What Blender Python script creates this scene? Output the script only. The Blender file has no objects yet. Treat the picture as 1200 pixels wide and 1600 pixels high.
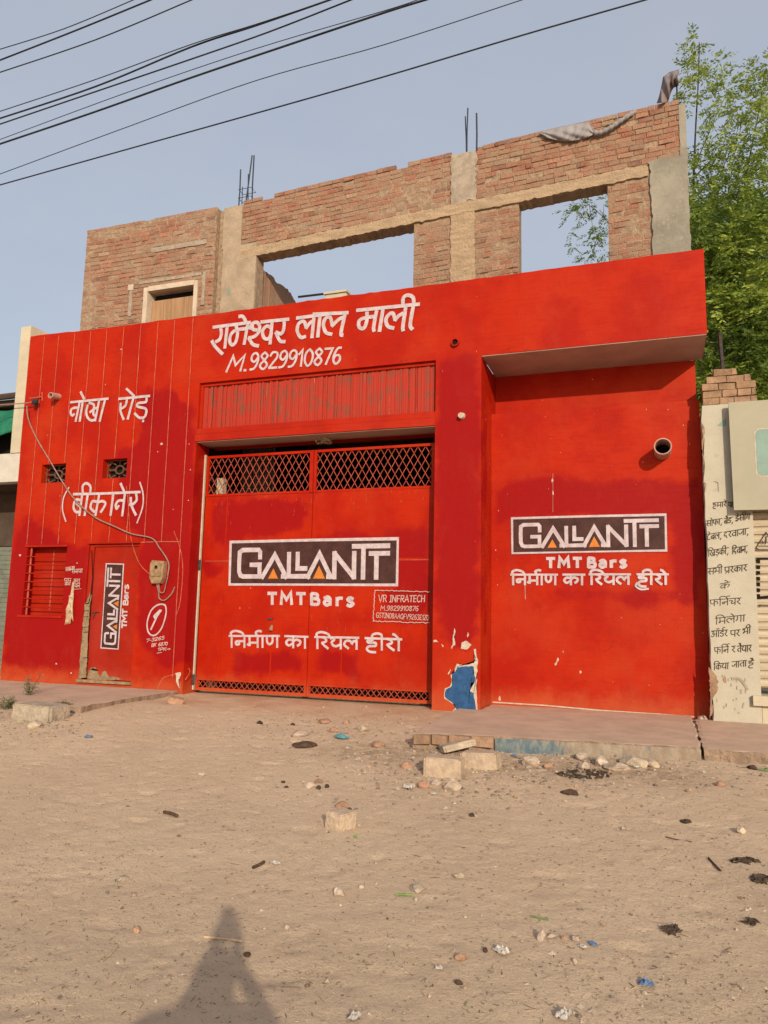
import bpy, bmesh, math, random
import numpy as np
from mathutils import Vector, Matrix, noise
random.seed(7)
rnd = random.random
def U(a, b): return a + (b - a) * random.random()

# ------------------------------------------------------------------ camera, world, sun
SC = bpy.context.scene
COL = SC.collection
YAW, PITCH, ROLL, FPX = .345370609, .138671092, .0208375686, 1189.1
CAM = np.array([0.0, -10.364, 1.185])
def cam_axes():
    cy, sy = math.cos(YAW), math.sin(YAW)
    r = np.array([cy, sy, 0.]); fw = np.array([-sy, cy, 0.]); u = np.array([0, 0, 1.])
    cp, sp = math.cos(PITCH), math.sin(PITCH)
    fw, u = cp*fw + sp*u, cp*u - sp*fw
    cr, sr = math.cos(ROLL), math.sin(ROLL)
    r, u = cr*r + sr*u, cr*u - sr*r
    return r, u, fw
AR, AU, AF = cam_axes()
cam = bpy.data.cameras.new('camera')
cam.sensor_fit = 'VERTICAL'; cam.sensor_height = 36; cam.lens = FPX/1600*36
cam.clip_start = 0.02; cam.clip_end = 600
camo = bpy.data.objects.new('camera', cam); COL.objects.link(camo)
camo.matrix_world = Matrix(((AR[0], AU[0], -AF[0], CAM[0]), (AR[1], AU[1], -AF[1], CAM[1]), (AR[2], AU[2], -AF[2], CAM[2]), (0, 0, 0, 1)))
SC.camera = camo

SUN_EL, SUN_AZ = math.radians(19.4), math.radians(30.0)   # sunlight travels towards +y and 29.7 deg to the left
SD = Vector((-math.sin(SUN_AZ)*math.cos(SUN_EL), math.cos(SUN_AZ)*math.cos(SUN_EL), -math.sin(SUN_EL)))
w = bpy.data.worlds.new('World'); SC.world = w; w.use_nodes = True
wn = w.node_tree; wn.nodes.clear()
sky = wn.nodes.new('ShaderNodeTexSky'); sky.sky_type = 'NISHITA'; sky.sun_disc = False
sky.sun_elevation = SUN_EL
# towards the sun = -SD ; Blender: rotation 0 -> sun at +y, positive turns towards +x
sky.sun_rotation = math.atan2(-SD.x, -SD.y)
sky.air_density = 1.3; sky.dust_density = 4.0; sky.ozone_density = 1.2; sky.altitude = 200
bgn = wn.nodes.new('ShaderNodeBackground'); bgn.inputs['Strength'].default_value = 0.15
wo = wn.nodes.new('ShaderNodeOutputWorld')
hz_ = wn.nodes.new('ShaderNodeMix'); hz_.data_type = 'RGBA'; hz_.inputs[0].default_value = .72
hz_.inputs[7].default_value = (2.6, 2.72, 3.1, 1)      # airborne dust: an even pale veil over the clear sky
cl_ = wn.nodes.new('ShaderNodeTexNoise'); cl_.inputs['Scale'].default_value = 2.2; cl_.inputs['Detail'].default_value = 6; cl_.inputs['Roughness'].default_value = .55
tcw = wn.nodes.new('ShaderNodeTexCoord'); mpw = wn.nodes.new('ShaderNodeMapping'); mpw.inputs['Scale'].default_value = (1, 1, 2.6); mrw = wn.nodes.new('ShaderNodeMapRange'); mrw.inputs[1].default_value = .35; mrw.inputs[2].default_value = .65
mcw = wn.nodes.new('ShaderNodeMix'); mcw.data_type = 'RGBA'; mcw.inputs[6].default_value = (2.46, 2.62, 3.06, 1); mcw.inputs[7].default_value = (2.74, 2.82, 3.12, 1)
wn.links.new(tcw.outputs['Generated'], mpw.inputs[0]); wn.links.new(mpw.outputs[0], cl_.inputs['Vector']); wn.links.new(cl_.outputs[0], mrw.inputs[0]); wn.links.new(mrw.outputs[0], mcw.inputs[0]); wn.links.new(mcw.outputs[2], hz_.inputs[7])
wn.links.new(sky.outputs[0], hz_.inputs[6]); wn.links.new(hz_.outputs[2], bgn.inputs[0]); wn.links.new(bgn.outputs[0], wo.inputs[0])
sl = bpy.data.lights.new('sun', 'SUN'); sl.energy = 3.0; sl.angle = math.radians(0.6); sl.color = (1.0, 0.86, 0.68)
so = bpy.data.objects.new('sun', sl); COL.objects.link(so)
so.rotation_euler = SD.to_track_quat('-Z', 'Y').to_euler(); so.location = (8, -20, 14)
SC.view_settings.view_transform = 'Standard'; SC.view_settings.look = 'None'
SC.view_settings.exposure = 0.38; SC.view_settings.gamma = 1

# ------------------------------------------------------------------ pixel of the photograph -> point on a real plane
def ray(px, py): return AF + (px-600)/FPX*AR - (py-800)/FPX*AU
def atY(px, py, Y):
    d = ray(px, py); t = (Y-CAM[1])/d[1]; p = CAM+t*d; return Vector(p)
def atZ(px, py, Z):
    d = ray(px, py); t = (Z-CAM[2])/d[2]; return Vector(CAM+t*d)
def atX(px, py, X):
    d = ray(px, py); t = (X-CAM[0])/d[0]; return Vector(CAM+t*d)
def sstep(a, b, x):
    t = min(1, max(0, (x-a)/(b-a))); return t*t*(3-2*t)
def base_ground(x, y):
    if y > 0: return -0.05
    t = min(1.0, -y/7.0)
    g = -0.05 - 0.39*t**1.2
    k = sstep(-0.3, -2.0, y)*(1-sstep(-3.0, -5.5, y))
    g += 0.07*k*sstep(-5.0, -7.0, x)
    g += 0.02*k*sstep(-1.6, .4, x)
    return g
def atG(px, py):
    z = -0.3
    for i in range(12):
        p = atZ(px, py, z); z = base_ground(p.x, p.y)
    return Vector((p.x, p.y, z))

# ------------------------------------------------------------------ mesh builder
class MB:
    def __init__(s): s.v = []; s.f = []; s.m = []; s.c = []; s.cur = 0; s.col = (1, 1, 1, 1); s.attr = None
    def vert(s, p): s.v.append(tuple(p)); s.c.append(s.col); return len(s.v)-1
    def face(s, ids): s.f.append(tuple(ids)); s.m.append(s.cur)
    def poly(s, pts): s.face([s.vert(p) for p in pts])
    def box(s, a, b, j=0):
        x0, y0, z0 = a; x1, y1, z1 = b
        P = [(x0,y0,z0),(x1,y0,z0),(x1,y1,z0),(x0,y1,z0),(x0,y0,z1),(x1,y0,z1),(x1,y1,z1),(x0,y1,z1)]
        i = [s.vert([c+U(-j, j) for c in p] if j else p) for p in P]
        for q in ((0,3,2,1),(4,5,6,7),(0,1,5,4),(1,2,6,5),(2,3,7,6),(3,0,4,7)): s.face([i[k] for k in q])
    def tube(s, pts, r, n=8, cap=True, squash=1):
        pts = [Vector(p) for p in pts]; rs = r if isinstance(r, (list, tuple)) else [r]*len(pts)
        rings = []; prev = None
        for k, p in enumerate(pts):
            d = (pts[min(k+1, len(pts)-1)]-pts[max(k-1, 0)])
            if d.length < 1e-9: d = Vector((0, 0, 1))
            d.normalize()
            if prev is None:
                a = d.cross(Vector((0, 0, 1)));
                if a.length < 1e-3: a = d.cross(Vector((0, 1, 0)))
            else: a = prev - d*prev.dot(d)
            a.normalize(); prev = a; b = d.cross(a)
            rings.append([s.vert(p + (a*math.cos(t*2*math.pi/n) + b*math.sin(t*2*math.pi/n)*squash)*rs[k]) for t in range(n)])
        for k in range(len(rings)-1):
            for t in range(n): s.face((rings[k][t], rings[k][(t+1) % n], rings[k+1][(t+1) % n], rings[k+1][t]))
        if cap:
            s.face(rings[0][::-1]); s.face(rings[-1])
    def prism(s, poly, y0, y1):
        """outline in x,z ; extruded from y0 to y1"""
        n = len(poly)
        a = [s.vert((p[0], y0, p[1])) for p in poly]; b = [s.vert((p[0], y1, p[1])) for p in poly]
        s.face(a); s.face(b[::-1])
        for k in range(n): s.face((a[k], b[k], b[(k+1) % n], a[(k+1) % n]))
    def build(s, name, mats, parent=None, smooth=False):
        me = bpy.data.meshes.new(name)
        org = Vector((0, 0, 0)); p = parent
        while p: org += p.location; p = p.parent
        me.from_pydata([(v[0]-org.x, v[1]-org.y, v[2]-org.z) for v in s.v], [], s.f)
        if not isinstance(mats, (list, tuple)): mats = [mats]
        for m in mats: me.materials.append(m)
        me.polygons.foreach_set('material_index', s.m)
        ca = me.color_attributes.new('tint', 'FLOAT_COLOR', 'POINT')
        ca.data.foreach_set('color', np.array(s.c, dtype=np.float32).ravel())
        if s.attr is not None:
            at = me.attributes.new('patch', 'FLOAT', 'POINT'); at.data.foreach_set('value', np.array(s.attr, dtype=np.float32))
        bm = bmesh.new(); bm.from_mesh(me); bmesh.ops.recalc_face_normals(bm, faces=bm.faces[:]) if not getattr(s, 'keep', False) else None
        bm.to_mesh(me); bm.free()
        if smooth: me.polygons.foreach_set('use_smooth', [True]*len(me.polygons))
        me.update()
        o = bpy.data.objects.new(name, me); COL.objects.link(o)
        if parent: o.parent = parent
        return o
def tag(o, label=None, cat=None, group=None, kind=None):
    if label: o['label'] = label
    if cat: o['category'] = cat
    if group: o['group'] = group
    if kind: o['kind'] = kind
    return o
def thing(name, label, cat, loc, group=None):
    o = bpy.data.objects.new(name, None); COL.objects.link(o); o.location = loc; o.empty_display_size = .2
    return tag(o, label, cat, group)
def smooth_pts(pts, n=6, closed=False):
    P = [Vector(p) for p in pts]; out = []
    m = len(P)
    if m < 3: return P
    for i in range(m if closed else m-1):
        p0 = P[(i-1) % m] if (closed or i) else P[0]; p1 = P[i]; p2 = P[(i+1) % m]
        p3 = P[(i+2) % m] if (closed or i+2 < m) else P[-1]
        for k in range(n):
            t = k/n
            out.append(0.5*((2*p1) + (-p0+p2)*t + (2*p0-5*p1+4*p2-p3)*t*t + (-p0+3*p1-3*p2+p3)*t**3))
    if not closed: out.append(P[-1])
    return out

# ------------------------------------------------------------------ materials
def new_mat(name):
    m = bpy.data.materials.new(name); m.use_nodes = True; nt = m.node_tree; nt.nodes.clear()
    b = nt.nodes.new('ShaderNodeBsdfPrincipled'); o = nt.nodes.new('ShaderNodeOutputMaterial')
    nt.links.new(b.outputs[0], o.inputs[0]); return m, nt, b
def nd(nt, t, **kw):
    n = nt.nodes.new(t)
    for k, v in kw.items():
        if k.startswith('i_'): n.inputs[k[2:].replace('_', ' ')].default_value = v
        else: setattr(n, k, v)
    return n
def noise_n(nt, scale, detail=4, rough=.6, vec=None, stretch=None):
    n = nd(nt, 'ShaderNodeTexNoise'); n.inputs['Scale'].default_value = scale; n.inputs['Detail'].default_value = detail; n.inputs['Roughness'].default_value = rough
    tc = nt.nodes.new('ShaderNodeTexCoord'); src = tc.outputs['Object']
    if stretch:
        mp = nt.nodes.new('ShaderNodeMapping'); mp.inputs['Scale'].default_value = stretch; nt.links.new(src, mp.inputs[0]); src = mp.outputs[0]
    nt.links.new(src, n.inputs['Vector']); return n.outputs[0]
def ramp(nt, src, lo, hi, a=0., b=1.):
    r = nd(nt, 'ShaderNodeMapRange'); r.interpolation_type = 'SMOOTHSTEP'
    r.inputs[1].default_value = lo; r.inputs[2].default_value = hi; r.inputs[3].default_value = a; r.inputs[4].default_value = b
    nt.links.new(src, r.inputs[0]); return r.outputs[0]
def mixc(nt, f, a, b, mode='MIX'):
    m = nd(nt, 'ShaderNodeMix', data_type='RGBA', blend_type=mode)
    for s, v in ((0, f), (6, a), (7, b)):
        if hasattr(v, 'type'): nt.links.new(v, m.inputs[s])
        else: m.inputs[s].default_value = v if s == 0 else (*v, 1)
    return m.outputs[2]
def math_n(nt, op, a, b=0.):
    m = nd(nt, 'ShaderNodeMath', operation=op)
    for s, v in ((0, a), (1, b)):
        if hasattr(v, 'type'): nt.links.new(v, m.inputs[s])
        else: m.inputs[s].default_value = v
    return m.outputs[0]
def bump(nt, b, src, strength, dist):
    n = nd(nt, 'ShaderNodeBump'); n.inputs['Strength'].default_value = strength; n.inputs['Distance'].default_value = dist
    nt.links.new(src, n.inputs['Height']); nt.links.new(n.outputs[0], b.inputs['Normal']); return n
def attr(nt, name, out='Fac'):
    a = nd(nt, 'ShaderNodeAttribute', attribute_name=name); return a.outputs[out]

def m_simple(name, col, var=.25, scale=6, rough=.8, bscale=40, bstr=.35, bdist=.01, spot=None, spotc=None, metallic=0, stretch=None, tint=False):
    m, nt, b = new_mat(name)
    n = noise_n(nt, scale, 6, .65, stretch=stretch)
    c = mixc(nt, ramp(nt, n, .3, .7), tuple(x*(1-var) for x in col), tuple(min(1, x*(1+var)) for x in col))
    if spot:
        n2 = noise_n(nt, spot, 5, .7); c = mixc(nt, ramp(nt, n2, .58, .68), c, spotc)
    if tint: c = mixc(nt, 1.0, c, attr(nt, 'tint', 'Color'), 'MULTIPLY')
    nt.links.new(c, b.inputs['Base Color']); b.inputs['Roughness'].default_value = rough; b.inputs['Metallic'].default_value = metallic; b.inputs['Specular IOR Level'].default_value = .18
    bump(nt, b, noise_n(nt, bscale, 5, .6), bstr, bdist); return m

def m_red(name, A=(.395, .0165, .0012), B=(.335, .0090, .0014), C=(.262, .0030, .0034), rough=.55, streak=(1.2, 1, 9), chips=True, bstr=.25, scratch=False):
    m, nt, b = new_mat(name)
    n1 = noise_n(nt, 1.1, 5, .6); n2 = noise_n(nt, 3.0, 6, .65, stretch=streak)
    c = mixc(nt, ramp(nt, n1, .40, .60), A, B)
    c = mixc(nt, ramp(nt, n2, .45, .75, 0, .5), c, tuple(x*.66 for x in A))
    fade = noise_n(nt, .7, 5, .65); c = mixc(nt, ramp(nt, fade, .48, .70, 0, .55), c, (A[0]*1.04, A[1]*2.1, A[2]*6))
    big = noise_n(nt, 2.3, 5, .6)
    f = math_n(nt, 'ADD', attr(nt, 'patch'), math_n(nt, 'MULTIPLY', math_n(nt, 'SUBTRACT', big, .5), 1.15))
    c = mixc(nt, ramp(nt, f, .34, .68, 0, .92), c, C)
    # the thin dusty bloom on the paint
    d = noise_n(nt, 2.2, 7, .7, stretch=(1, 1, .5))
    c = mixc(nt, ramp(nt, d, .50, .80, 0, .18), c, (.35, .060, .030))
    wet = noise_n(nt, 7.0, 3, .5, stretch=(5, 5, .35))
    c = mixc(nt, ramp(nt, wet, .55, .8, 0, .3), c, (.28, .014, .008))
    if chips:
        v = noise_n(nt, 26, 3, .5, stretch=(1, 1, .6)); c = mixc(nt, ramp(nt, v, .755, .775), c, (.62, .42, .33))
    if scratch:
        s = noise_n(nt, 9, 4, .7, stretch=(9, 1, .45)); c = mixc(nt, ramp(nt, s, .69, .74, 0, .7), c, (.70, .36, .22))
    tz = nt.nodes.new('ShaderNodeTexCoord'); sx = nd(nt, 'ShaderNodeSeparateXYZ'); nt.links.new(tz.outputs['Object'], sx.inputs[0])
    zf = math_n(nt, 'ADD', sx.outputs[2], math_n(nt, 'MULTIPLY', noise_n(nt, 3.5, 6, .7), .55))
    c = mixc(nt, ramp(nt, zf, .18, .62, .75, 0), c, (.43, .085, .030))
    if chips:
        vo = nd(nt, 'ShaderNodeTexVoronoi', feature='DISTANCE_TO_EDGE'); vo.inputs['Scale'].default_value = 1.3
        wp_ = nd(nt, 'ShaderNodeVectorMath', operation='ADD'); tc = nt.nodes.new('ShaderNodeTexCoord'); wn_ = nd(nt, 'ShaderNodeTexNoise'); wn_.inputs['Scale'].default_value = 3.0; wn_.inputs['Detail'].default_value = 5
        sc_ = nd(nt, 'ShaderNodeVectorMath', operation='SCALE'); sc_.inputs['Scale'].default_value = .5
        nt.links.new(tc.outputs['Object'], wn_.inputs['Vector']); nt.links.new(wn_.outputs['Color'], sc_.inputs[0]); nt.links.new(tc.outputs['Object'], wp_.inputs[0]); nt.links.new(sc_.outputs[0], wp_.inputs[1]); nt.links.new(wp_.outputs[0], vo.inputs['Vector'])
        ck = math_n(nt, 'MULTIPLY', ramp(nt, vo.outputs['Distance'], .0, .006, 1, 0), ramp(nt, noise_n(nt, 1.7, 3, .5), .50, .62, 0, .6)); c = mixc(nt, ck, c, (.16, .010, .006))
    nt.links.new(c, b.inputs['Base Color'])
    nt.links.new(ramp(nt, n2, .3, .7, rough-.08, rough+.12), b.inputs['Roughness'])
    b.inputs['Specular IOR Level'].default_value = .12
    h = math_n(nt, 'ADD', math_n(nt, 'MULTIPLY', noise_n(nt, 6, 6, .6), 1.0), math_n(nt, 'MULTIPLY', noise_n(nt, 60, 4, .6), .25))
    bump(nt, b, h, bstr, .02); return m
M = {}
M['red'] = m_red('red_wall_paint')
M['redmetal'] = m_red('red_gate_paint', rough=.42, chips=False, bstr=.10, scratch=True)
M['reddoor'] = m_red('red_door_paint', A=(.33, .016, .004), B=(.28, .012, .003), rough=.5, chips=False, bstr=.1)
M['redshut'] = m_red('red_shutter_paint', A=(.385, .017, .003), B=(.32, .012, .003), rough=.5, chips=False, bstr=.1)
M['dustyred'] = m_simple('dusty_red_mesh_paint', (.40, .075, .045), .3, 14, .7)
M['white'] = m_simple('white_lettering_paint', (.47, .395, .415), .16, 11, .6, 70, .15, .004, 17, (.41, .27, .27))
M['brown'] = m_simple('dark_brown_sign_paint', (.055, .022, .019), .3, 7, .5, 60, .15, .004)
M['orange'] = m_simple('orange_sign_paint', (.52, .17, .03), .12, 9, .5)
M['scrawl'] = m_simple('faded_white_scrawl', (.48, .30, .27), .25, 30, .8)
M['blackink'] = m_simple('brown_black_lettering', (.045, .030, .018), .4, 30, .8)
M['groove'] = m_simple('pale_red_groove', (.44, .12, .065), .35, 9, .7)
M['soffit'] = m_simple('grey_plaster_underside', (.37, .25, .20), .12, 2, .9)
M['concrete'] = m_simple('rough_concrete', (.34, .265, .19), .18, 3.5, .92, 26, .6, .02, 9, (.30, .24, .18))
M['plaster'] = m_simple('grey_plaster', (.25, .23, .185), .18, 2.6, .92, 18, .5, .02, 7, (.33, .28, .21))
M['cement'] = m_simple('cement_patch', (.32, .265, .205), .2, 8, .95, 35, .6, .015)
M['mortar'] = m_simple('dry_mortar', (.33, .235, .16), .3, 14, .95, 50, .9, .03)
M['scratched'] = m_simple('combed_plaster', (.37, .27, .175), .18, 5, .9, 26, .9, .03, stretch=(.6, 1, 3))
M['cream'] = m_simple('cream_limewash', (.48, .42, .31), .1, 2.5, .85, 30, .3, .01, 4.5, (.48, .42, .32))
M['whitewall'] = m_simple('white_limewash', (.43, .395, .315), .07, 3, .85, 30, .3, .01, 6, (.38, .35, .28))
M['stubbrick'] = m_simple('weathered_tan_brick', (.31, .195, .125), .25, 7, .95, 40, .7, .02, tint=True)
M['board'] = m_simple('cream_painted_board', (.335, .315, .235), .05, 2, .45, 50, .05, .004)
M['teal'] = m_simple('teal_painted_panel', (.20, .30, .26), .08, 4, .45)
M['shutter'] = m_simple('cream_rolling_shutter', (.44, .37, .27), .12, 5, .5, stretch=(.5, 1, 4))
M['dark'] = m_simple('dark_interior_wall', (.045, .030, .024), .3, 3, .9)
M['void'] = m_simple('recess_dark_and_black_marks', (.012, .010, .009), .3, 3, .95)  # near-black: unlit depth of openings put into the colour; also black marks
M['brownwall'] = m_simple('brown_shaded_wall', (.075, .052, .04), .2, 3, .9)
M['greencloth'] = m_simple('green_tarpaulin', (.020, .16, .095), .25, 3, .6, 12, .4, .03)
M['rust'] = m_simple('rusty_steel', (.055, .045, .045), .4, 30, .8)
M['bluesteel'] = m_simple('dark_steel_bar', (.035, .045, .06), .3, 30, .6)
M['cable'] = m_simple('black_cable_rubber', (.022, .024, .028), .3, 20, .55)
M['greycable'] = m_simple('dusty_service_cable', (.27, .17, .14), .25, 20, .7)
M['cloth'] = m_simple('grey_cloth', (.27, .255, .26), .10, 5, .95, 30, .2, .004)
M['hood'] = m_simple('grey_brown_cloth', (.20, .165, .165), .2, 6, .95, 90, .4, .004)
M['wood'] = m_simple('pale_plywood', (.33, .20, .11), .22, 3, .8, stretch=(8, 8, .6))
M['frame'] = m_simple('pale_wood_frame', (.50, .42, .32), .12, 6, .8)
M['slab'] = m_simple('dusty_paving', (.50, .355, .255), .12, 2.2, .95, 30, .5, .015, 5, (.42, .31, .22))
M['slabside'] = m_simple('broken_slab_edge', (.29, .205, .145), .25, 6, .95, 22, .9, .04)
M['kerb'] = m_simple('concrete_kerb', (.40, .33, .25), .2, 5, .95, 26, .8, .03)
M['bluepaint'] = m_simple('blue_wall_paint', (.024, .080, .195), .25, 9, .7, 50, .3, .01, 13, (.07, .12, .20))
M['kerbblue'] = m_simple('faded_blue_kerb_paint', (.20, .28, .31), .22, 7, .85, 40, .4, .01, 8, (.44, .40, .31))
M['pale'] = m_simple('pale_exposed_plaster', (.48, .40, .32), .2, 16, .95)
M['tan'] = m_simple('tan_exposed_masonry', (.27, .195, .115), .25, 12, .95, 40, .8, .02)
M['meter'] = m_simple('dusty_meter_plastic', (.29, .19, .105), .3, 14, .7)
M['pipe'] = m_simple('pink_grey_pvc', (.42, .25, .20), .15, 8, .5)
M['straw'] = m_simple('dry_straw', (.46, .34, .22), .3, 20, .95)
M['bark'] = m_simple('grey_bark', (.055, .042, .032), .3, 12, .95)
M['grill'] = m_simple('brown_cement_grille', (.125, .060, .038), .3, 20, .9)
M['grey'] = m_simple('grey_corrugated_sheet', (.13, .11, .095), .3, 8, .9)
def m_stone(name, col, v=.22): return m_simple(name, col, v, 12, .95, 40, .8, .02, tint=True)
M['stone'] = m_stone('dusty_stone', (.45, .36, .27)); M['brickbit'] = m_stone('brick_rubble', (.39, .23, .15))
M['paver'] = m_stone('concrete_block', (.47, .36, .26), .15)
M['black'] = m_simple('charred_matter', (.065, .046, .032), .5, 20, .95)
M['dung'] = m_simple('dry_dark_clod', (.085, .052, .035), .4, 20, .95)
M['bluefilm'] = m_simple('blue_plastic_film', (.10, .17, .30), .3, 20, .4)
M['tealfilm'] = m_simple('teal_plastic_film', (.10, .25, .28), .3, 20, .4)
M['greenfilm'] = m_simple('bright_green_plastic', (.14, .32, .06), .3, 20, .4)
M['whitefilm'] = m_simple('white_plastic_film', (.46, .42, .37), .2, 20, .6)
M['leafbit'] = m_simple('green_leaf_litter', (.16, .24, .08), .3, 20, .7)

def m_brick():
    m, nt, b = new_mat('salmon_brick')
    n = noise_n(nt, 22, 6, .7); n2 = noise_n(nt, 4, 5, .6)
    c = mixc(nt, 1.0, mixc(nt, ramp(nt, n, .3, .7), (.80, .80, .80), (1.15, 1.12, 1.1)), attr(nt, 'tint', 'Color'), 'MULTIPLY')
    c = mixc(nt, ramp(nt, n2, .36, .66, 0, .80), c, (.35, .235, .155))
    n3 = noise_n(nt, 60, 4, .7); c = mixc(nt, ramp(nt, n3, .6, .7, 0, .5), c, (.16, .09, .06))
    nt.links.new(c, b.inputs['Base Color']); b.inputs['Roughness'].default_value = .95
    bump(nt, b, math_n(nt, 'ADD', noise_n(nt, 24, 7, .72), math_n(nt, 'MULTIPLY', noise_n(nt, 110, 3, .6), .4)), 1.0, .035); return m
M['brick'] = m_brick()
def m_panel():
    m, nt, b = new_mat('weathered_slat_sheet')
    s = noise_n(nt, 5, 5, .75, stretch=(12, 1, .12)); f = noise_n(nt, 4, 6, .7)
    t = math_n(nt, 'ADD', math_n(nt, 'MULTIPLY', s, .55), math_n(nt, 'MULTIPLY', f, .45))
    c = mixc(nt, ramp(nt, t, .435, .475), (.165, .052, .030), (.37, .022, .006))
    p = noise_n(nt, 6, 4, .7, stretch=(11, 1, .3)); c = mixc(nt, ramp(nt, p, .67, .71, 0, .8), c, (.45, .27, .16))
    nt.links.new(c, b.inputs['Base Color']); b.inputs['Roughness'].default_value = .8
    bump(nt, b, s, .4, .01); return m
M['panel'] = m_panel()
def m_sand():
    m, nt, b = new_mat('dry_sand')
    n = noise_n(nt, .9, 7, .62); n2 = noise_n(nt, 7, 6, .7); n3 = noise_n(nt, 70, 4, .65)
    c = mixc(nt, ramp(nt, n, .32, .68), (.625, .465, .315), (.69, .52, .355))
    c = mixc(nt, ramp(nt, n2, .52, .72, 0, .45), c, (.51, .37, .245))
    c = mixc(nt, ramp(nt, n3, .60, .72, 0, .55), c, (.38, .275, .19))
    n5 = noise_n(nt, 30, 5, .75); n6 = noise_n(nt, 1.6, 4, .6); c = mixc(nt, math_n(nt, 'MULTIPLY', ramp(nt, n5, .58, .66), ramp(nt, n6, .40, .60, .3, .9)), c, (.37, .265, .175))
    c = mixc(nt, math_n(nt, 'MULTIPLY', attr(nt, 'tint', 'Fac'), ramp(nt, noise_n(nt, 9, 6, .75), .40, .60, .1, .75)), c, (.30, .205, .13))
    n4 = noise_n(nt, 130, 2, .5); c = mixc(nt, ramp(nt, n4, .70, .76, 0, .7), c, (.66, .56, .45))
    o = noise_n(nt, 1.3, 4, .6); c = mixc(nt, math_n(nt, 'MULTIPLY', attr(nt, 'patch'), ramp(nt, o, .35, .65, .25, .9)), c, (.52, .27, .15))
    nt.links.new(c, b.inputs['Base Color']); b.inputs['Roughness'].default_value = 1.0; b.inputs['Specular IOR Level'].default_value = .1
    h = math_n(nt, 'ADD', math_n(nt, 'MULTIPLY', noise_n(nt, 26, 8, .75), 1.0), math_n(nt, 'MULTIPLY', noise_n(nt, 120, 4, .7), .35))
    bump(nt, b, h, .9, .028); return m
M['sand'] = m_sand()
def m_leaf(name, a, bcol):
    m, nt, b = new_mat(name)
    c = mixc(nt, attr(nt, 'tint', 'Fac'), a, bcol)
    nt.links.new(c, b.inputs['Base Color']); b.inputs['Roughness'].default_value = .55
    tr = nd(nt, 'ShaderNodeBsdfTranslucent'); nt.links.new(mixc(nt, .5, c, (.30, .42, .06)), tr.inputs[0])
    mx = nd(nt, 'ShaderNodeMixShader'); mx.inputs[0].default_value = .35
    out = [n for n in nt.nodes if n.type == 'OUTPUT_MATERIAL'][0]
    nt.links.new(b.outputs[0], mx.inputs[1]); nt.links.new(tr.outputs[0], mx.inputs[2]); nt.links.new(mx.outputs[0], out.inputs[0]); return m
M['leaf'] = m_leaf('neem_leaf', (.055, .105, .018), (.37, .45, .075))
M['dryleaf'] = m_leaf('dusty_weed_leaf', (.20, .19, .11), (.30, .27, .17))

# ------------------------------------------------------------------ walls as grids with holes
def poly_sd(P, X, Z):
    """signed distance (positive inside) to polygon P for arrays X,Z"""
    n = len(P); ins = np.zeros(X.shape, bool); d2 = np.full(X.shape, 1e9)
    for i in range(n):
        x1, z1 = P[i]; x2, z2 = P[(i+1) % n]
        c = ((z1 > Z) != (z2 > Z)) & (X < (x2-x1)*(Z-z1)/((z2-z1) if abs(z2-z1) > 1e-9 else 1e-9)+x1); ins ^= c
        L = (x2-x1)**2+(z2-z1)**2+1e-12; t = np.clip(((X-x1)*(x2-x1)+(Z-z1)*(z2-z1))/L, 0, 1)
        d2 = np.minimum(d2, (X-x1-t*(x2-x1))**2+(Z-z1-t*(z2-z1))**2)
    d = np.sqrt(d2); return np.where(ins, d, -d)
def lines(a, b, step, extra=()):
    n = max(1, round((b-a)/step)); L = [a+(b-a)*k/n for k in range(n+1)]
    ex = [e for e in extra if a < e < b]
    L = [l for l in L if l in (a, b) or all(abs(l-e) > step*.35 for e in ex)]
    return sorted(set(L+ex))
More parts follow.
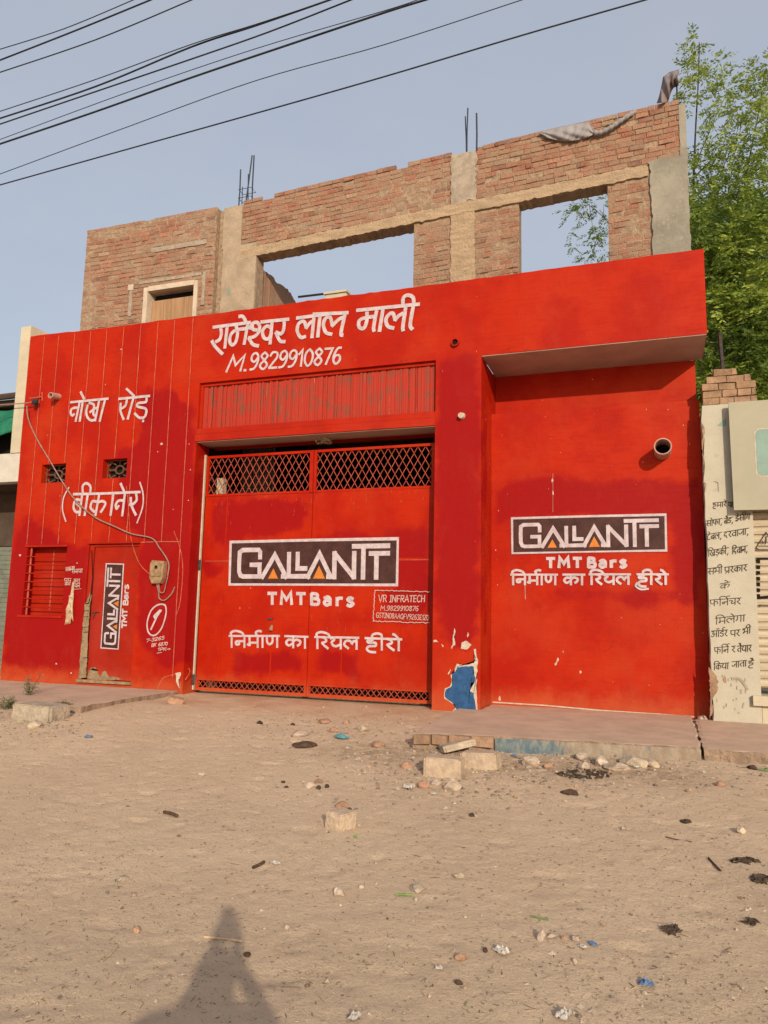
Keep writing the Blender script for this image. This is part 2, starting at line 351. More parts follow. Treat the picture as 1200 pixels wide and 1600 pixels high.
def grid_wall(mb, x0, x1, z0, z1, y0, y1, holes=(), patches=(), step=.07, topf=None, wob=0, soft=.22):
    xs = lines(x0, x1, step, [h[0] for h in holes]+[h[1] for h in holes]); zs = lines(z0, z1, step, [h[2] for h in holes]+[h[3] for h in holes])
    X, Z = np.meshgrid(np.array(xs), np.array(zs), indexing='ij')
    A = np.zeros(X.shape)
    for P in patches: A = np.maximum(A, np.clip(.5+poly_sd(P, X, Z)/(2*soft), 0, 1))
    nx, nz = len(xs), len(zs); fr = {}; bk = {}
    if mb.attr is None: mb.attr = []
    def zz(i, j):
        z = zs[j]
        if topf and j == nz-1: z += topf(xs[i])
        return z
    def F(i, j):
        if (i, j) not in fr:
            dy = wob*noise.noise(Vector((xs[i]*.9, zs[j]*.9, y0*3+1.7))) if wob else 0
            fr[(i, j)] = mb.vert((xs[i], y0+dy, zz(i, j))); mb.attr.append(float(A[i, j]))
        return fr[(i, j)]
    def B(i, j):
        if (i, j) not in bk: bk[(i, j)] = mb.vert((xs[i], y1, zz(i, j))); mb.attr.append(float(A[i, j]))
        return bk[(i, j)]
    def solid(i, j):
        if i < 0 or j < 0 or i >= nx-1 or j >= nz-1: return False
        cx, cz = (xs[i]+xs[i+1])/2, (zs[j]+zs[j+1])/2
        return not any(h[0] < cx < h[1] and h[2] < cz < h[3] for h in holes)
    S = [[solid(i, j) for j in range(nz-1)] for i in range(nx-1)]
    g = lambda i, j: 0 <= i < nx-1 and 0 <= j < nz-1 and S[i][j]
    for i in range(nx-1):
        for j in range(nz-1):
            if not S[i][j]: continue
            mb.face((F(i, j), F(i+1, j), F(i+1, j+1), F(i, j+1)))
            mb.face((B(i, j), B(i, j+1), B(i+1, j+1), B(i+1, j)))
            if not g(i-1, j): mb.face((F(i, j), F(i, j+1), B(i, j+1), B(i, j)))
            if not g(i+1, j): mb.face((F(i+1, j), B(i+1, j), B(i+1, j+1), F(i+1, j+1)))
            if not g(i, j-1): mb.face((F(i, j), B(i, j), B(i+1, j), F(i+1, j)))
            if not g(i, j+1): mb.face((F(i, j+1), F(i+1, j+1), B(i+1, j+1), B(i, j+1)))
    mb.keep = True
def pxpoly(pts, Y): return [(atY(x, y, Y).x, atY(x, y, Y).z) for x, y in pts]
def crop(pts, ox, oy, s): return [(ox+x/s, oy+y/s) for x, y in pts]

# ------------------------------------------------------------------ flat painted marks
class Paint:
    """strokes and patches of paint lying on a wall plane y=Y (the viewer on the -y side)"""
    def __init__(s, Y, off=.0035): s.mb = MB(); s.Y = Y; s.o = off; s.mb.keep = True
    def ribbon(s, pts, wd, sm=0, taper=None):
        """pts in px"""
        P = [Vector((atY(x, y, s.Y).x, atY(x, y, s.Y).z)) for x, y in pts]; s.ribbon_w(P, wd, sm, taper)
    def ribbon_w(s, P, wd, sm=0, taper=None):
        P = [Vector(p) for p in P]
        if sm and len(P) > 2: P = smooth_pts(P, sm)
        n = len(P)
        if n < 2: return
        s.o += .00025; L = []; R = []
        e0 = (P[1]-P[0]).normalized(); e1 = (P[-1]-P[-2]).normalized()
        P[0] = P[0]-e0*wd*.18; P[-1] = P[-1]+e1*wd*.18
        for k in range(n):
            a = (P[k]-P[k-1]).normalized() if k else (P[1]-P[0]).normalized()
            b = (P[k+1]-P[k]).normalized() if k < n-1 else a
            t = a+b
            if t.length < .2: t = b
            t.normalize(); nn = Vector((-t.y, t.x)); c = max(.45, nn.dot(Vector((-a.y, a.x))))
            ww = wd/2/c*(taper(k/(n-1)) if taper else 1)*U(.95, 1.05)
            y = s.Y-s.o-k*.00002
            L.append(s.mb.vert((P[k].x+nn.x*ww, y, P[k].y+nn.y*ww))); R.append(s.mb.vert((P[k].x-nn.x*ww, y, P[k].y-nn.y*ww)))
        for k in range(n-1): s.mb.face((L[k], R[k], R[k+1], L[k+1])[::1])
    def patch(s, pts, rough=0):
        """filled outline in px"""
        s.patch_w([(atY(x, y, s.Y).x, atY(x, y, s.Y).z) for x, y in pts], rough)
    def patch_w(s, P, rough=0):
        s.o += .0004
        if rough:
            Q = []
            for k in range(len(P)):
                a = Vector(P[k]); b = Vector(P[(k+1) % len(P)]); m = max(1, int((b-a).length/(rough*2.2)))
                for t in range(m):
                    q = a.lerp(b, t/m); Q.append((q.x+U(-rough, rough)*.6, q.y+U(-rough, rough)*.6))
            P = Q
        bm = bmesh.new(); vs = [bm.verts.new((p[0], s.Y-s.o, p[1])) for p in P]
        try:
            f = bm.faces.new(vs); r = bmesh.ops.triangulate(bm, faces=[f]); bm.verts.ensure_lookup_table(); bm.verts.index_update()
            base = [s.mb.vert(v.co) for v in bm.verts]
            for f in bm.faces: s.mb.face([base[v.index] for v in f.verts])
        finally: bm.free()
    def disc(s, px, py, r, n=14):
        c = atY(px, py, s.Y); s.patch_w([(c.x+r*math.cos(2*math.pi*k/n), c.z+r*math.sin(2*math.pi*k/n)) for k in range(n)])
    def build(s, name, mat, parent):
        s.mb.keep = False
        o = s.mb.build(name, mat, parent)
        # every mark faces the street
        me = o.data; bm = bmesh.new(); bm.from_mesh(me)
        for f in bm.faces:
            if f.normal.y > 0: f.normal_flip()
        bm.to_mesh(me); bm.free(); return o

# stroke alphabets: unit cells, y=0 base, y=1 top / headline; (advance, [(smooth, points)...])
LAT = {
'0': (.62, [(5, [(.3,1),(.08,.75),(.06,.3),(.28,0),(.5,.25),(.53,.7),(.3,1)])]),
'1': (.42, [(0, [(.05,.72),(.26,.98),(.26,0)])]),
'2': (.62, [(5, [(.06,.75),(.2,.97),(.48,.92),(.5,.65),(.28,.35),(.05,.04)]), (0, [(.05,.04),(.56,.04)])]),
'3': (.6, [(5, [(.06,.85),(.28,1),(.5,.8),(.25,.54),(.52,.3),(.3,0),(.05,.12)])]),
'5': (.6, [(0, [(.5,.97),(.14,.97),(.1,.58)]), (5, [(.1,.58),(.4,.62),(.52,.3),(.3,0),(.05,.1)])]),
'6': (.62, [(5, [(.52,.95),(.3,.92),(.1,.55),(.1,.2),(.28,0),(.5,.2),(.45,.48),(.2,.5),(.1,.3)])]),
'7': (.58, [(0, [(.04,.95),(.54,.95),(.2,0)])]),
'8': (.62, [(5, [(.3,1),(.1,.8),(.3,.54),(.52,.25),(.3,0),(.07,.22),(.3,.52),(.5,.78),(.3,1)])]),
'9': (.62, [(5, [(.5,.72),(.3,.48),(.1,.62),(.14,.9),(.35,1),(.52,.8),(.5,.4),(.32,.08),(.06,.03)])]),
'M': (.86, [(0, [(.06,0),(.12,1),(.42,.4),(.72,1),(.78,0)])]),
'V': (.66, [(0, [(.04,1),(.3,0),(.6,1)])]),
'R': (.66, [(0, [(.1,0),(.1,.96)]), (5, [(.1,.96),(.5,.92),(.48,.56),(.1,.5)]), (0, [(.28,.5),(.56,0)])]),
'I': (.4, [(0, [(.2,1),(.2,0)]), (0, [(.04,.98),(.36,.98)]), (0, [(.04,.02),(.36,.02)])]),
'N': (.7, [(0, [(.08,0),(.08,1)]), (0, [(.08,1),(.58,0)]), (0, [(.58,0),(.58,1)])]),
'F': (.58, [(0, [(.1,0),(.1,.96),(.52,.96)]), (0, [(.1,.5),(.42,.5)])]),
'A': (.7, [(0, [(.04,0),(.34,1),(.64,0)]), (0, [(.16,.35),(.52,.35)])]),
'T': (.62, [(0, [(.02,.94),(.6,.94)]), (0, [(.31,.94),(.31,0)])]),
'E': (.58, [(0, [(.5,.96),(.1,.96),(.1,.03),(.5,.03)]), (0, [(.1,.5),(.42,.5)])]),
'C': (.62, [(5, [(.54,.85),(.3,1),(.08,.7),(.08,.28),(.3,0),(.54,.14)])]),
'H': (.68, [(0, [(.1,0),(.1,1)]), (0, [(.56,0),(.56,1)]), (0, [(.1,.5),(.56,.5)])]),
'G': (.66, [(5, [(.54,.85),(.3,1),(.08,.7),(.08,.28),(.3,0),(.56,.14)]), (0, [(.56,.1),(.56,.45),(.34,.45)])]),
'S': (.6, [(5, [(.5,.85),(.28,1),(.09,.78),(.3,.52),(.52,.25),(.3,0),(.06,.14)])]),
'O': (.68, [(5, [(.33,1),(.08,.7),(.08,.28),(.33,0),(.58,.28),(.58,.7),(.33,1)])]),
'Q': (.7, [(5, [(.33,1),(.08,.7),(.08,.28),(.33,0),(.58,.28),(.58,.7),(.33,1)]), (0, [(.4,.25),(.64,-.06)])]),
'B': (.66, [(0, [(.1,0),(.1,.96)]), (5, [(.1,.96),(.48,.9),(.46,.58),(.1,.52)]), (5, [(.1,.52),(.56,.46),(.54,.06),(.1,.03)])]),
'P': (.62, [(0, [(.1,0),(.1,.96)]), (5, [(.1,.96),(.54,.9),(.5,.5),(.1,.45)])]),
'K': (.64, [(0, [(.1,0),(.1,1)]), (0, [(.54,1),(.12,.45)]), (0, [(.24,.58),(.56,0)])]),
'Z': (.6, [(0, [(.06,.96),(.52,.96),(.06,.03),(.54,.03)])]),
'a': (.62, [(5, [(.08,.58),(.3,.72),(.48,.55),(.48,.02)]), (5, [(.48,.4),(.2,.4),(.08,.2),(.24,.0),(.48,.16)])]),
'r': (.5, [(0, [(.1,0),(.1,.7)]), (4, [(.1,.42),(.22,.64),(.46,.66)])]),
's': (.56, [(5, [(.46,.62),(.26,.72),(.1,.56),(.28,.38),(.47,.2),(.26,0),(.06,.1)])]),
'.': (.3, [(0, [(.1,.03),(.2,.03)])]), '-': (.4, [(0, [(.05,.42),(.34,.42)])]), ' ': (.5, []),
'>': (.7, [(0, [(.0,.45),(.62,.45)]), (0, [(.42,.65),(.62,.45),(.42,.25)])]),
}
DEV = {
'k': (.92, [(0, [(.46,1),(.46,0)]), (5, [(.46,.62),(.24,.72),(.08,.46),(.22,.2),(.46,.42)]), (5, [(.46,.55),(.64,.73),(.84,.58),(.8,.33),(.68,.2)])]),
'kh': (1.0, [(5, [(.10,.98),(.28,.82),(.24,.6),(.06,.52)]), (5, [(.08,.52),(.24,.2),(.5,.04),(.82,.1)]), (5, [(.82,.6),(.6,.64),(.5,.42),(.64,.24),(.84,.42)]), (0, [(.85,1),(.85,0)])]),
'g': (.74, [(4, [(.22,1),(.22,.42),(.1,.3),(.2,.26)]), (0, [(.6,1),(.6,0)])]),
'c': (.8, [(4, [(.04,.68),(.3,.66),(.42,.6),(.28,.32),(.46,.2),(.7,.42)]), (0, [(.7,1),(.7,0)])]),
'j': (.88, [(0, [(.74,1),(.74,0)]), (5, [(.74,.56),(.5,.56),(.42,.3),(.22,.24),(.06,.44)])]),
't2': (.72, [(5, [(.36,1),(.36,.86),(.12,.7),(.08,.36),(.3,.06),(.62,.18)])]),
'd2': (.72, [(5, [(.4,1),(.4,.84),(.6,.8),(.22,.76),(.16,.56),(.5,.5),(.6,.26),(.36,.04),(.1,.2)])]),
'nn': (.92, [(5, [(.12,1),(.12,.5),(.28,.28),(.46,.5),(.46,1)]), (0, [(.76,1),(.76,0)])]),
't': (.76, [(0, [(.62,1),(.62,0)]), (5, [(.62,.64),(.32,.66),(.12,.42),(.32,.1)])]),
'd': (.72, [(5, [(.4,1),(.4,.84),(.14,.66),(.14,.34),(.4,.38),(.44,.22),(.56,-.02)])]),
'n': (.78, [(0, [(.64,1),(.64,0)]), (0, [(.64,.55),(.28,.55)]), (5, [(.3,.56),(.1,.5),(.12,.28),(.3,.3),(.28,.55)])]),
'p': (.78, [(5, [(.12,1),(.12,.58),(.28,.36),(.64,.42)]), (0, [(.64,1),(.64,0)])]),
'ph': (1.0, [(5, [(.1,1),(.1,.58),(.26,.36),(.52,.44)]), (0, [(.52,1),(.52,0)]), (5, [(.52,.58),(.72,.72),(.9,.52),(.8,.26)])]),
'b': (.8, [(0, [(.66,1),(.66,0)]), (5, [(.66,.62),(.36,.7),(.1,.42),(.32,.14),(.66,.36)]), (0, [(.22,.56),(.54,.3)])]),
'v': (.8, [(0, [(.66,1),(.66,0)]), (5, [(.66,.62),(.36,.7),(.1,.42),(.32,.14),(.66,.36)])]),
'bh': (.88, [(5, [(.02,.8),(.14,.96),(.26,.8),(.24,.4),(.1,.28),(.14,.44),(.34,.44)]), (0, [(.24,.43),(.74,.43)]), (0, [(.74,1),(.74,0)])]),
'm': (.84, [(5, [(.18,1),(.18,.4),(.08,.26),(.2,.22),(.2,.42)]), (0, [(.16,.42),(.7,.42)]), (0, [(.7,1),(.7,0)])]),
'y': (.84, [(5, [(.06,.9),(.2,.96),(.3,.8),(.14,.58),(.22,.32),(.42,.24),(.7,.42)]), (0, [(.7,1),(.7,0)])]),
'r': (.58, [(5, [(.14,1),(.34,.86),(.36,.64),(.12,.5)]), (5, [(.12,.52),(.26,.28),(.5,.02)])]),
'l': (.98, [(0, [(.84,1),(.84,0)]), (5, [(.84,.64),(.66,.7),(.54,.44)]), (5, [(.55,.5),(.42,.72),(.18,.7),(.08,.38),(.34,.06)])]),
's': (.96, [(5, [(.12,1),(.32,.86),(.32,.64),(.1,.5)]), (5, [(.1,.52),(.24,.28),(.46,.02)]), (0, [(.28,.48),(.82,.48)]), (0, [(.82,1),(.82,0)])]),
'h': (.74, [(5, [(.4,1),(.4,.86),(.14,.78),(.2,.62),(.56,.62),(.56,.36),(.22,.3),(.1,.06),(.26,-.16),(.58,-.2)])]),
'a': (1.0, [(5, [(.08,.84),(.3,.96),(.42,.78),(.2,.56),(.46,.46),(.4,.16),(.16,.1),(.04,.26)]), (0, [(.3,.52),(.84,.5)]), (0, [(.84,1),(.84,0)])]),
'A': (.34, [(0, [(.17,1),(.17,0)])]),
'i': (.34, [(0, [(.17,1),(.17,0)]), (5, [(.17,1),(.12,1.28),(.4,1.44),(.8,1.3),(.96,1.0)])]),
'I': (.34, [(0, [(.17,1),(.17,0)]), (5, [(.17,1),(.14,1.34),(-.1,1.44),(-.34,1.28),(-.34,1.0)])]),
'e': (0., [(4, [(-.5,1.42),(-.36,1.34),(-.16,1.0)])]), 'ai': (0., [(4, [(-.5,1.42),(-.36,1.34),(-.16,1.0)]), (4, [(-.3,1.46),(-.2,1.36),(-.12,1.0)])]),
'R': (0., [(4, [(-.16,1.0),(-.26,1.3),(-.06,1.44),(.1,1.38)])]),
'.': (0., [(0, [(-.46,1.22),(-.40,1.22)])]), 'nk': (0., [(0, [(-.42,-.18),(-.36,-.18)])]),
'O': (0., [(4, [(-.5,1.34),(-.3,1.2),(-.1,1.34)])]), ',': (.42, [(0, [(.3,.08),(.16,-.24)])]), 'ra': (0., [(0, [(-.34,.28),(-.6,.02)])]), ' ': (.5, []),
}
def deva(P, glyphs, p0, p1, down, wd, head=True, sw=None):
    """one word hung from the headline p0->p1 (px); down = px vector from headline to base"""
    gl = glyphs.split(); tot = sum(DEV[g][0] for g in gl); x = 0; p0 = Vector(p0); p1 = Vector(p1); down = Vector(down)
    mp = lambda q: tuple(p0+(p1-p0)*(q[0]/tot)+down*(1-q[1]))
    for g in gl:
        adv, st = DEV[g]
        for sm, pts in st: P.ribbon([mp((x+a, b)) for a, b in pts], wd if (sw is None or sm) else sw, sm)
        x += adv
    if head: P.ribbon([mp((0, 1)), mp((tot, 1))], wd*.9)
def latin(P, text, p0, p1, up, wd, gap=0):
    """p0->p1 baseline px, up = px vector from base to cap height"""
    tot = sum(LAT[c][0]+gap for c in text)-gap; x = 0; p0 = Vector(p0); p1 = Vector(p1); up = Vector(up)
    for c in text:
        adv, st = LAT[c]
        for sm, pts in st: P.ribbon([tuple(p0+(p1-p0)*((x+a)/tot)+up*b) for a, b in pts], wd, sm)
        x += adv+gap

# ================================================================== GROUND AND PAVING (structure)
xs = [-120, -70, -40, -26, -18, -14]+[-12+.05*k for k in range(0, 61)]+[-9+.036*k for k in range(1, 334)]+[3.2, 3.6, 4.2, 5, 7, 10, 16, 26, 45, 80, 120]
ys = [-120, -80, -50, -35, -24, -18, -15, -13]+[-12+.08*k for k in range(0, 40)]+[-8.8+.03*k for k in range(0, 296)]+[.2, .6, 1.5, 4, 8, 14, 22, 40, 80, 140]
def ground_z(x, y):
    z = base_ground(x, y)
    if -13 < x < 4 and -12 < y < .1:
        a = sstep(-12, -10.5, y)*(1-sstep(2.6, 4, x))*sstep(-13, -11, x)*(1-.6*sstep(-.7, 0, y))
        p = Vector((x, y, 0))
        z += a*(.012*noise.noise(p*.9) + .005*noise.noise(p*2.3+Vector((5, 1, 0))) + .004*noise.noise(p*5.1) + .0045*noise.noise(p*11.5) + .0045*noise.noise(p*23))
        c = noise.noise(p*4.9+Vector((9, 3, 2)))
        if c > .36: z -= a*.011*min(1, (c-.36)*6)*(1+.9*noise.noise(p*17))
        c = noise.noise(p*13+Vector((1, 7, 2)))
        if c > .42: z -= a*.010*min(1, (c-.42)*8)       # footprints and scuffs
    return z
g = MB(); g.attr = []
gi = {}
for i, x in enumerate(xs):
    for j, y in enumerate(ys):
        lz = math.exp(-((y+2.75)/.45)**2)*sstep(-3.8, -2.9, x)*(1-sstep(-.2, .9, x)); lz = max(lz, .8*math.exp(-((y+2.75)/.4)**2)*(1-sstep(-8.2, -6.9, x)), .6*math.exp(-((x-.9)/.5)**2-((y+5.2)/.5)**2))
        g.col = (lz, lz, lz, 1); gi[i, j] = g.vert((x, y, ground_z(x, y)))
        g.attr.append(sstep(-1.6, -.3, y)*sstep(-7.2, -6.4, x)*(1-sstep(-2.9, -2.2, x))*(1 if y < .3 else 0)*.9 )
for i in range(len(xs)-1):
    for j in range(len(ys)-1): g.face((gi[i, j], gi[i+1, j], gi[i+1, j+1], gi[i, j+1]))
g.keep = True
tag(g.build('sandy_ground', M['sand'], smooth=True), kind='structure')

def slab_mesh(poly, z0, z1, step=.12, tilt=0):
    """paving slab with a worn, uneven rim ; poly = outline in x,y"""
    pts = []
    for k in range(len(poly)):
        a = Vector(poly[k]); b = Vector(poly[(k+1) % len(poly)]); n = max(1, int((b-a).length/step))
        for t in range(n): pts.append(a.lerp(b, t/n)+Vector((U(-.014, .014), U(-.014, .014))))
    mb = MB(); n = len(pts); c = Vector((sum(p.x for p in pts)/n, sum(p.y for p in pts)/n))
    top = [mb.vert((p.x, p.y, z1+U(-.006, .004))) for p in pts]
    ins = [mb.vert((p.x+(c.x-p.x)*.01, p.y+(c.y-p.y)*.03, z1+.004)) for p in pts]
    low = [mb.vert((p.x+U(-.01, .01), p.y+U(-.02, .01), (z0+z1)/2)) for p in pts]; bot = [mb.vert((p.x, p.y-.01, z0)) for p in pts]
    for k in range(n):
        l = (k+1) % n
        mb.face((bot[k], bot[l], low[l], low[k])); mb.face((low[k], low[l], top[l], top[k])); mb.face((top[k], top[l], ins[l], ins[k]))
    mb.face(ins); mb.m = [1 if i < 3*n and i % 3 < 2 else 0 for i in range(len(mb.f))]; return mb
tag(slab_mesh([(-2.46, -2.47), (-1.9, -2.34), (.36, -2.06), (.385, .69), (-2.26, .69), (-2.28, -.06), (-2.58, -.04)], -.5, -.005).build('pavement', [M['slab'], M['slabside']]), kind='structure')
tag(slab_mesh([(.386, -2.05), (9, -1.6), (9, .52), (.60, .52), (.412, .52)], -.5, -.02).build('pavement', [M['slab'], M['slabside']]), kind='structure')
tag(slab_mesh([(-22, -2.42), (-6.92, -2.34), (-7.02, -1.2), (-7.06, -.02), (-22, -.02)], -.5, -.002).build('pavement', [M['slab'], M['slabside']]), kind='structure')
# kerb face: broken bricks at the left end, faded blue paint, worn concrete
kb = MB()
def kerb_y(x): return -2.34+(x+1.9)*.28/2.26 if x > -1.9 else -2.47+(x+2.46)*.13/.56
x = -2.44
while x < -1.66:
    l = U(.15, .24); kb.col = tuple([U(.85, 1.15)]*3)+(1,)
    kb.box((x, kerb_y(x)-.035-U(0, .02), -.105), (x+l-.012, kerb_y(x)+.12, -.012), .008); x += l
kb.build('kerb_bricks', M['stubbrick'])
tag(COL.objects['kerb_bricks'], kind='structure')
kp = MB(); kp.attr = []
KN = 150
for k in range(KN+1):
    x = -1.62+k*1.98/KN
    for q in range(7):
        z = -.32+.30*q/6+(.008*noise.noise(Vector((x*14, 1, 0))) if q == 6 else 0)
        kp.vert((x, kerb_y(x)-.032+.012*noise.noise(Vector((x*7, z*7, 2)))-(.0 if q < 6 else -.012), z)); kp.attr.append((1-.62*sstep(-1.2, -.75, x))*(1 if q > 0 else 0))
for k in range(KN):
    for q in range(6): kp.face((k*7+q, (k+1)*7+q, (k+1)*7+q+1, k*7+q+1))
kp.keep = True
def m_kerb():
    m, nt, b = new_mat('worn_blue_kerb'); n = noise_n(nt, 5, 6, .65, stretch=(1, 1, .6)); d = noise_n(nt, 12, 6, .7, stretch=(1, 1, .35))
    f = math_n(nt, 'ADD', attr(nt, 'patch'), math_n(nt, 'MULTIPLY', math_n(nt, 'SUBTRACT', n, .5), 1.5))
    con = mixc(nt, ramp(nt, d, .35, .65), (.25, .185, .13), (.33, .27, .20))
    c = mixc(nt, ramp(nt, f, .42, .62), con, mixc(nt, ramp(nt, d, .40, .62), (.085, .135, .165), (.22, .23, .20)))
    nt.links.new(c, b.inputs['Base Color']); b.inputs['Roughness'].default_value = .9; bump(nt, b, noise_n(nt, 30, 6, .7), .7, .02); return m
tag(kp.build('kerb_face', m_kerb(), smooth=True), kind='structure')

# ================================================================== RED BUILDING
XL, XP, XR, ZT = -10.67, -2.29, .705, 6.13
B = thing('red_building', 'long red painted two storey building with unfinished salmon brick upper floor behind its parapet', 'building', (-5, 0, 0))
patY0 = [pxpoly(p, 0) for p in (
    [(228,600),(262,606),(303,640),(307,700),(300,1040),(262,1045),(214,1000),(218,860),(222,850),(182,790),(186,700),(214,690)],
    [(40,806),(70,825),(105,850),(140,852),(131,1040),(70,1046),(6,1040),(2,960),(20,850)],
    [(683,566),(700,556),(745,558),(756,700),(747,990),(728,1012),(704,1014),(692,992),(690,962),(680,945),(678,700)])]
fw = MB()
holes = [(-10.32, -9.46, 1.115, 2.28), (-10.148, -9.62, 3.41, 3.74), (-8.83, -8.335, 3.435, 3.765), (-9.0, -7.98, .09, 2.32), (-7.0, -2.97, 4.18, 4.955), (-7.0, -2.97, -.2, 3.965)]
topj = lambda x: .012*noise.noise(Vector((x*4, 0, 3)))+.02*max(0, noise.noise(Vector((x*9, 1, 3))))*(1 if -6.4 < x < -3.2 else 0)+.03*sstep(-9, -10.6, x)
grid_wall(fw, XL, XP, -.2, ZT, 0, .38, holes, patY0, .07, topj, .010)
front = fw.build('front_wall', M['red'], B)
fa = MB(); grid_wall(fa, XP, XR, 4.955, ZT, 0, .12, (), [], .07, topj, .010)
fa.box((.62, .125, 4.96), (XR-.002, 1.0, ZT-.01)); fa.attr += [0]*8
fas = fa.build('fascia', M['red'], B)
sf = MB(); sf.box((XP+.004, .008, 4.943), (XR-.008, 1.0, 5.07)); sf.build('canopy_underside', M['soffit'], B)
pb = MB(); grid_wall(pb, -2.60, XP, -.2, 4.94, .38, 1.0, (), [], .2); pb.build('pillar', M['red'], B)
patY7 = [pxpoly(p, .7) for p in (
    [(776,768),(800,750),(860,744),(940,752),(1000,747),(1096,744),(1100,950),(1062,952),(1050,932),(1046,812),(900,806),(800,812),(779,818)],
    [(868,926),(1062,920),(1056,942),(990,948),(960,936),(880,932)])]
iw = MB(); grid_wall(iw, XP+.002, .617, -.1, 4.27, .7, 1.0, (), patY7, .07, None, .012)
shopw = iw.build('recessed_wall', M['red'], B)
iu = MB(); grid_wall(iu, XP+.002, .597, 4.275, 4.94, 1.0, 1.25, (), [], .08, None, .008); iu.build('beam_wall', M['red'], B)
# carcass: sides, roof deck, dark room behind the gate
cb = MB()
cb.box((XL+.002, .385, -.1), (-10.45, 8, 6.0)); cb.box((.40, 1.25, -.1), (.595, 8, 4.94)); cb.box((XL+.002, 7.8, -.1), (.595, 8, 4.94))
cb.build('side_walls', M['plaster'], B)
rd = MB(); rd.box((XL+.23, .385, 4.96), (-2.61, 7.79, 5.09)); rd.box((-2.605, 1.26, 4.945), (.59, 7.79, 5.085)); rd.build('roof_deck', M['concrete'], B)
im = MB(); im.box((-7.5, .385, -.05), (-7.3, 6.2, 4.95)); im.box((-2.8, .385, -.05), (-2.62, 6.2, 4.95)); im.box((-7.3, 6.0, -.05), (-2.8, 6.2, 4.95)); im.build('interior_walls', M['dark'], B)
gp = MB(); gp.prism([(-7.02+.0, 3.30), (-6.35, 3.30), (-6.35, 4.6), (-7.02, 4.6)], 1.5, 1.52)
for k in range(14): gp.box((-7.0+k*.048, 1.47, 3.3), (-6.98+k*.048, 1.499, 4.6))
gp.build('interior_sheet', M['grey'], B)
wp = MB(); wp.box((-7.05, .75, -.05), (-6.93, .87, 3.5)); wp.build('interior_post', M['cream'], B)

# lintel: two bands over the gate
lb = MB(); lb.attr = None
lb.box((-7.02, -.022, 3.968), (-2.968, .0, 4.085)); lb.box((-6.99, -.012, 4.09), (-2.98, -.002, 4.178)); lb.box((-6.995, .385, 3.95), (-2.975, .62, 4.2))
lb.build('lintel', M['redshut'], B)
ls = MB(); ls.box((-6.995, .002, 3.955), (-2.975, .618, 3.964)); ls.build('lintel_underside', M['soffit'], B)
# louvred ventilator above
vp = MB(); x = -6.99
while x < -2.99:
    wd = U(.010, .052); d = U(.0, .030); vp.box((x, .105-d, 4.185), (min(x+wd-.002, -2.98), .13, 4.95)); x += wd
vp.build('ventilator_panel', M['panel'], B)
vf = MB(); vf.box((-6.998, .055, 4.905), (-2.972, .10, 4.952)); vf.box((-6.998, .05, 4.182), (-6.95, .10, 4.9)); vf.build('ventilator_frame', M['redshut'], B)

# barred window
wd_ = MB(); grid_wall(wd_, -10.32, -9.46, 1.115, 2.28, .20, .24, (), [], .15); ws = wd_.build('window_shutter', M['redshut'], B)
wj = MB(); wj.box((-9.92, .19, 1.2), (-9.90, .1999, 2.25)); wj.build('shutter_joint', M['dustyred'], ws)
wt = MB()
for k in range(7):
    z = 1.25+k*.145; wt.tube([(-10.36, .012, z), (-9.47, .012, z-.004)], .010, 8)
wt.build('window_bars', M['redshut'], B)
wu = MB(); wu.tube([(-10.26, .04, 1.12), (-10.26, .04, 2.275)], .017, 8); wu.build('window_upright', M['dustyred'], B)
wl = MB(); wl.box((-10.36, -.018, 2.283), (-9.45, .0, 2.315)); wl.box((-10.40, -.02, 1.075), (-9.45, .0, 1.112)); wl.build('window_sill', M['redshut'], B)

# small door
dl = MB(); grid_wall(dl, -8.90, -7.99, .10, 2.27, .05, .09, (), [], .12); door = dl.build('door', M['reddoor'], B)
dj = MB(); dj.box((-8.995, .03, .5), (-8.915, .12, 2.31)); dj.box((-8.91, .03, 2.275), (-7.985, .12, 2.315)); dj.box((-9.02, -.02, 2.322), (-7.96, .0, 2.35)); dj.build('door_frame', M['reddoor'], B)
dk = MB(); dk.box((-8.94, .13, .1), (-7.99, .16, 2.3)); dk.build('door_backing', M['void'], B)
dh = MB(); dh.tube([(-8.86, .03, 1.18), (-8.72, .025, 1.19)], .008, 6); dh.tube([(-8.80, .03, 1.18), (-8.83, .02, 1.08)], .008, 6); dh.build('bolt', M['rust'], door)
P = Paint(.05, .003)
P.patch(crop([(512,1042),(520,1005),(535,985),(560,985),(572,1010),(590,1040),(605,1008),(622,1010),(640,1040),(690,1042),(718,1056),(600,1062),(515,1056)], 0, 780, 3.75), .012)
P.build('broken_bottom', M['tan'], door)
P = Paint(.05, .005); P.patch(crop([(528,1000),(545,988),(575,1000),(572,1008)], 0, 780, 3.75)); P.build('hole', M['void'], door)
P = Paint(0, .014)
P.patch(crop([(500,615),(535,545),(540,560),(530,640),(520,800),(508,1045),(462,1052),(478,860),(492,700)], 0, 780, 3.75), .012)
P.build('bare_door_jamb', M['tan'], B)
P = Paint(0, .016)
for yy in (655, 690, 750, 780, 930): P.ribbon(crop([(492,yy),(522,yy-2)], 0, 780, 3.75), .01)
P.ribbon(crop([(541,300),(546,460),(537,545),(525,610),(505,613)], 0, 780, 3.75), .016); P.build('jamb_cracks', M['void'], B)
ds = MB(); ds.box((-9.02, -.05, .045), (-7.95, .04, .088), .006); ds.build('door_sill', M['tan'], B)

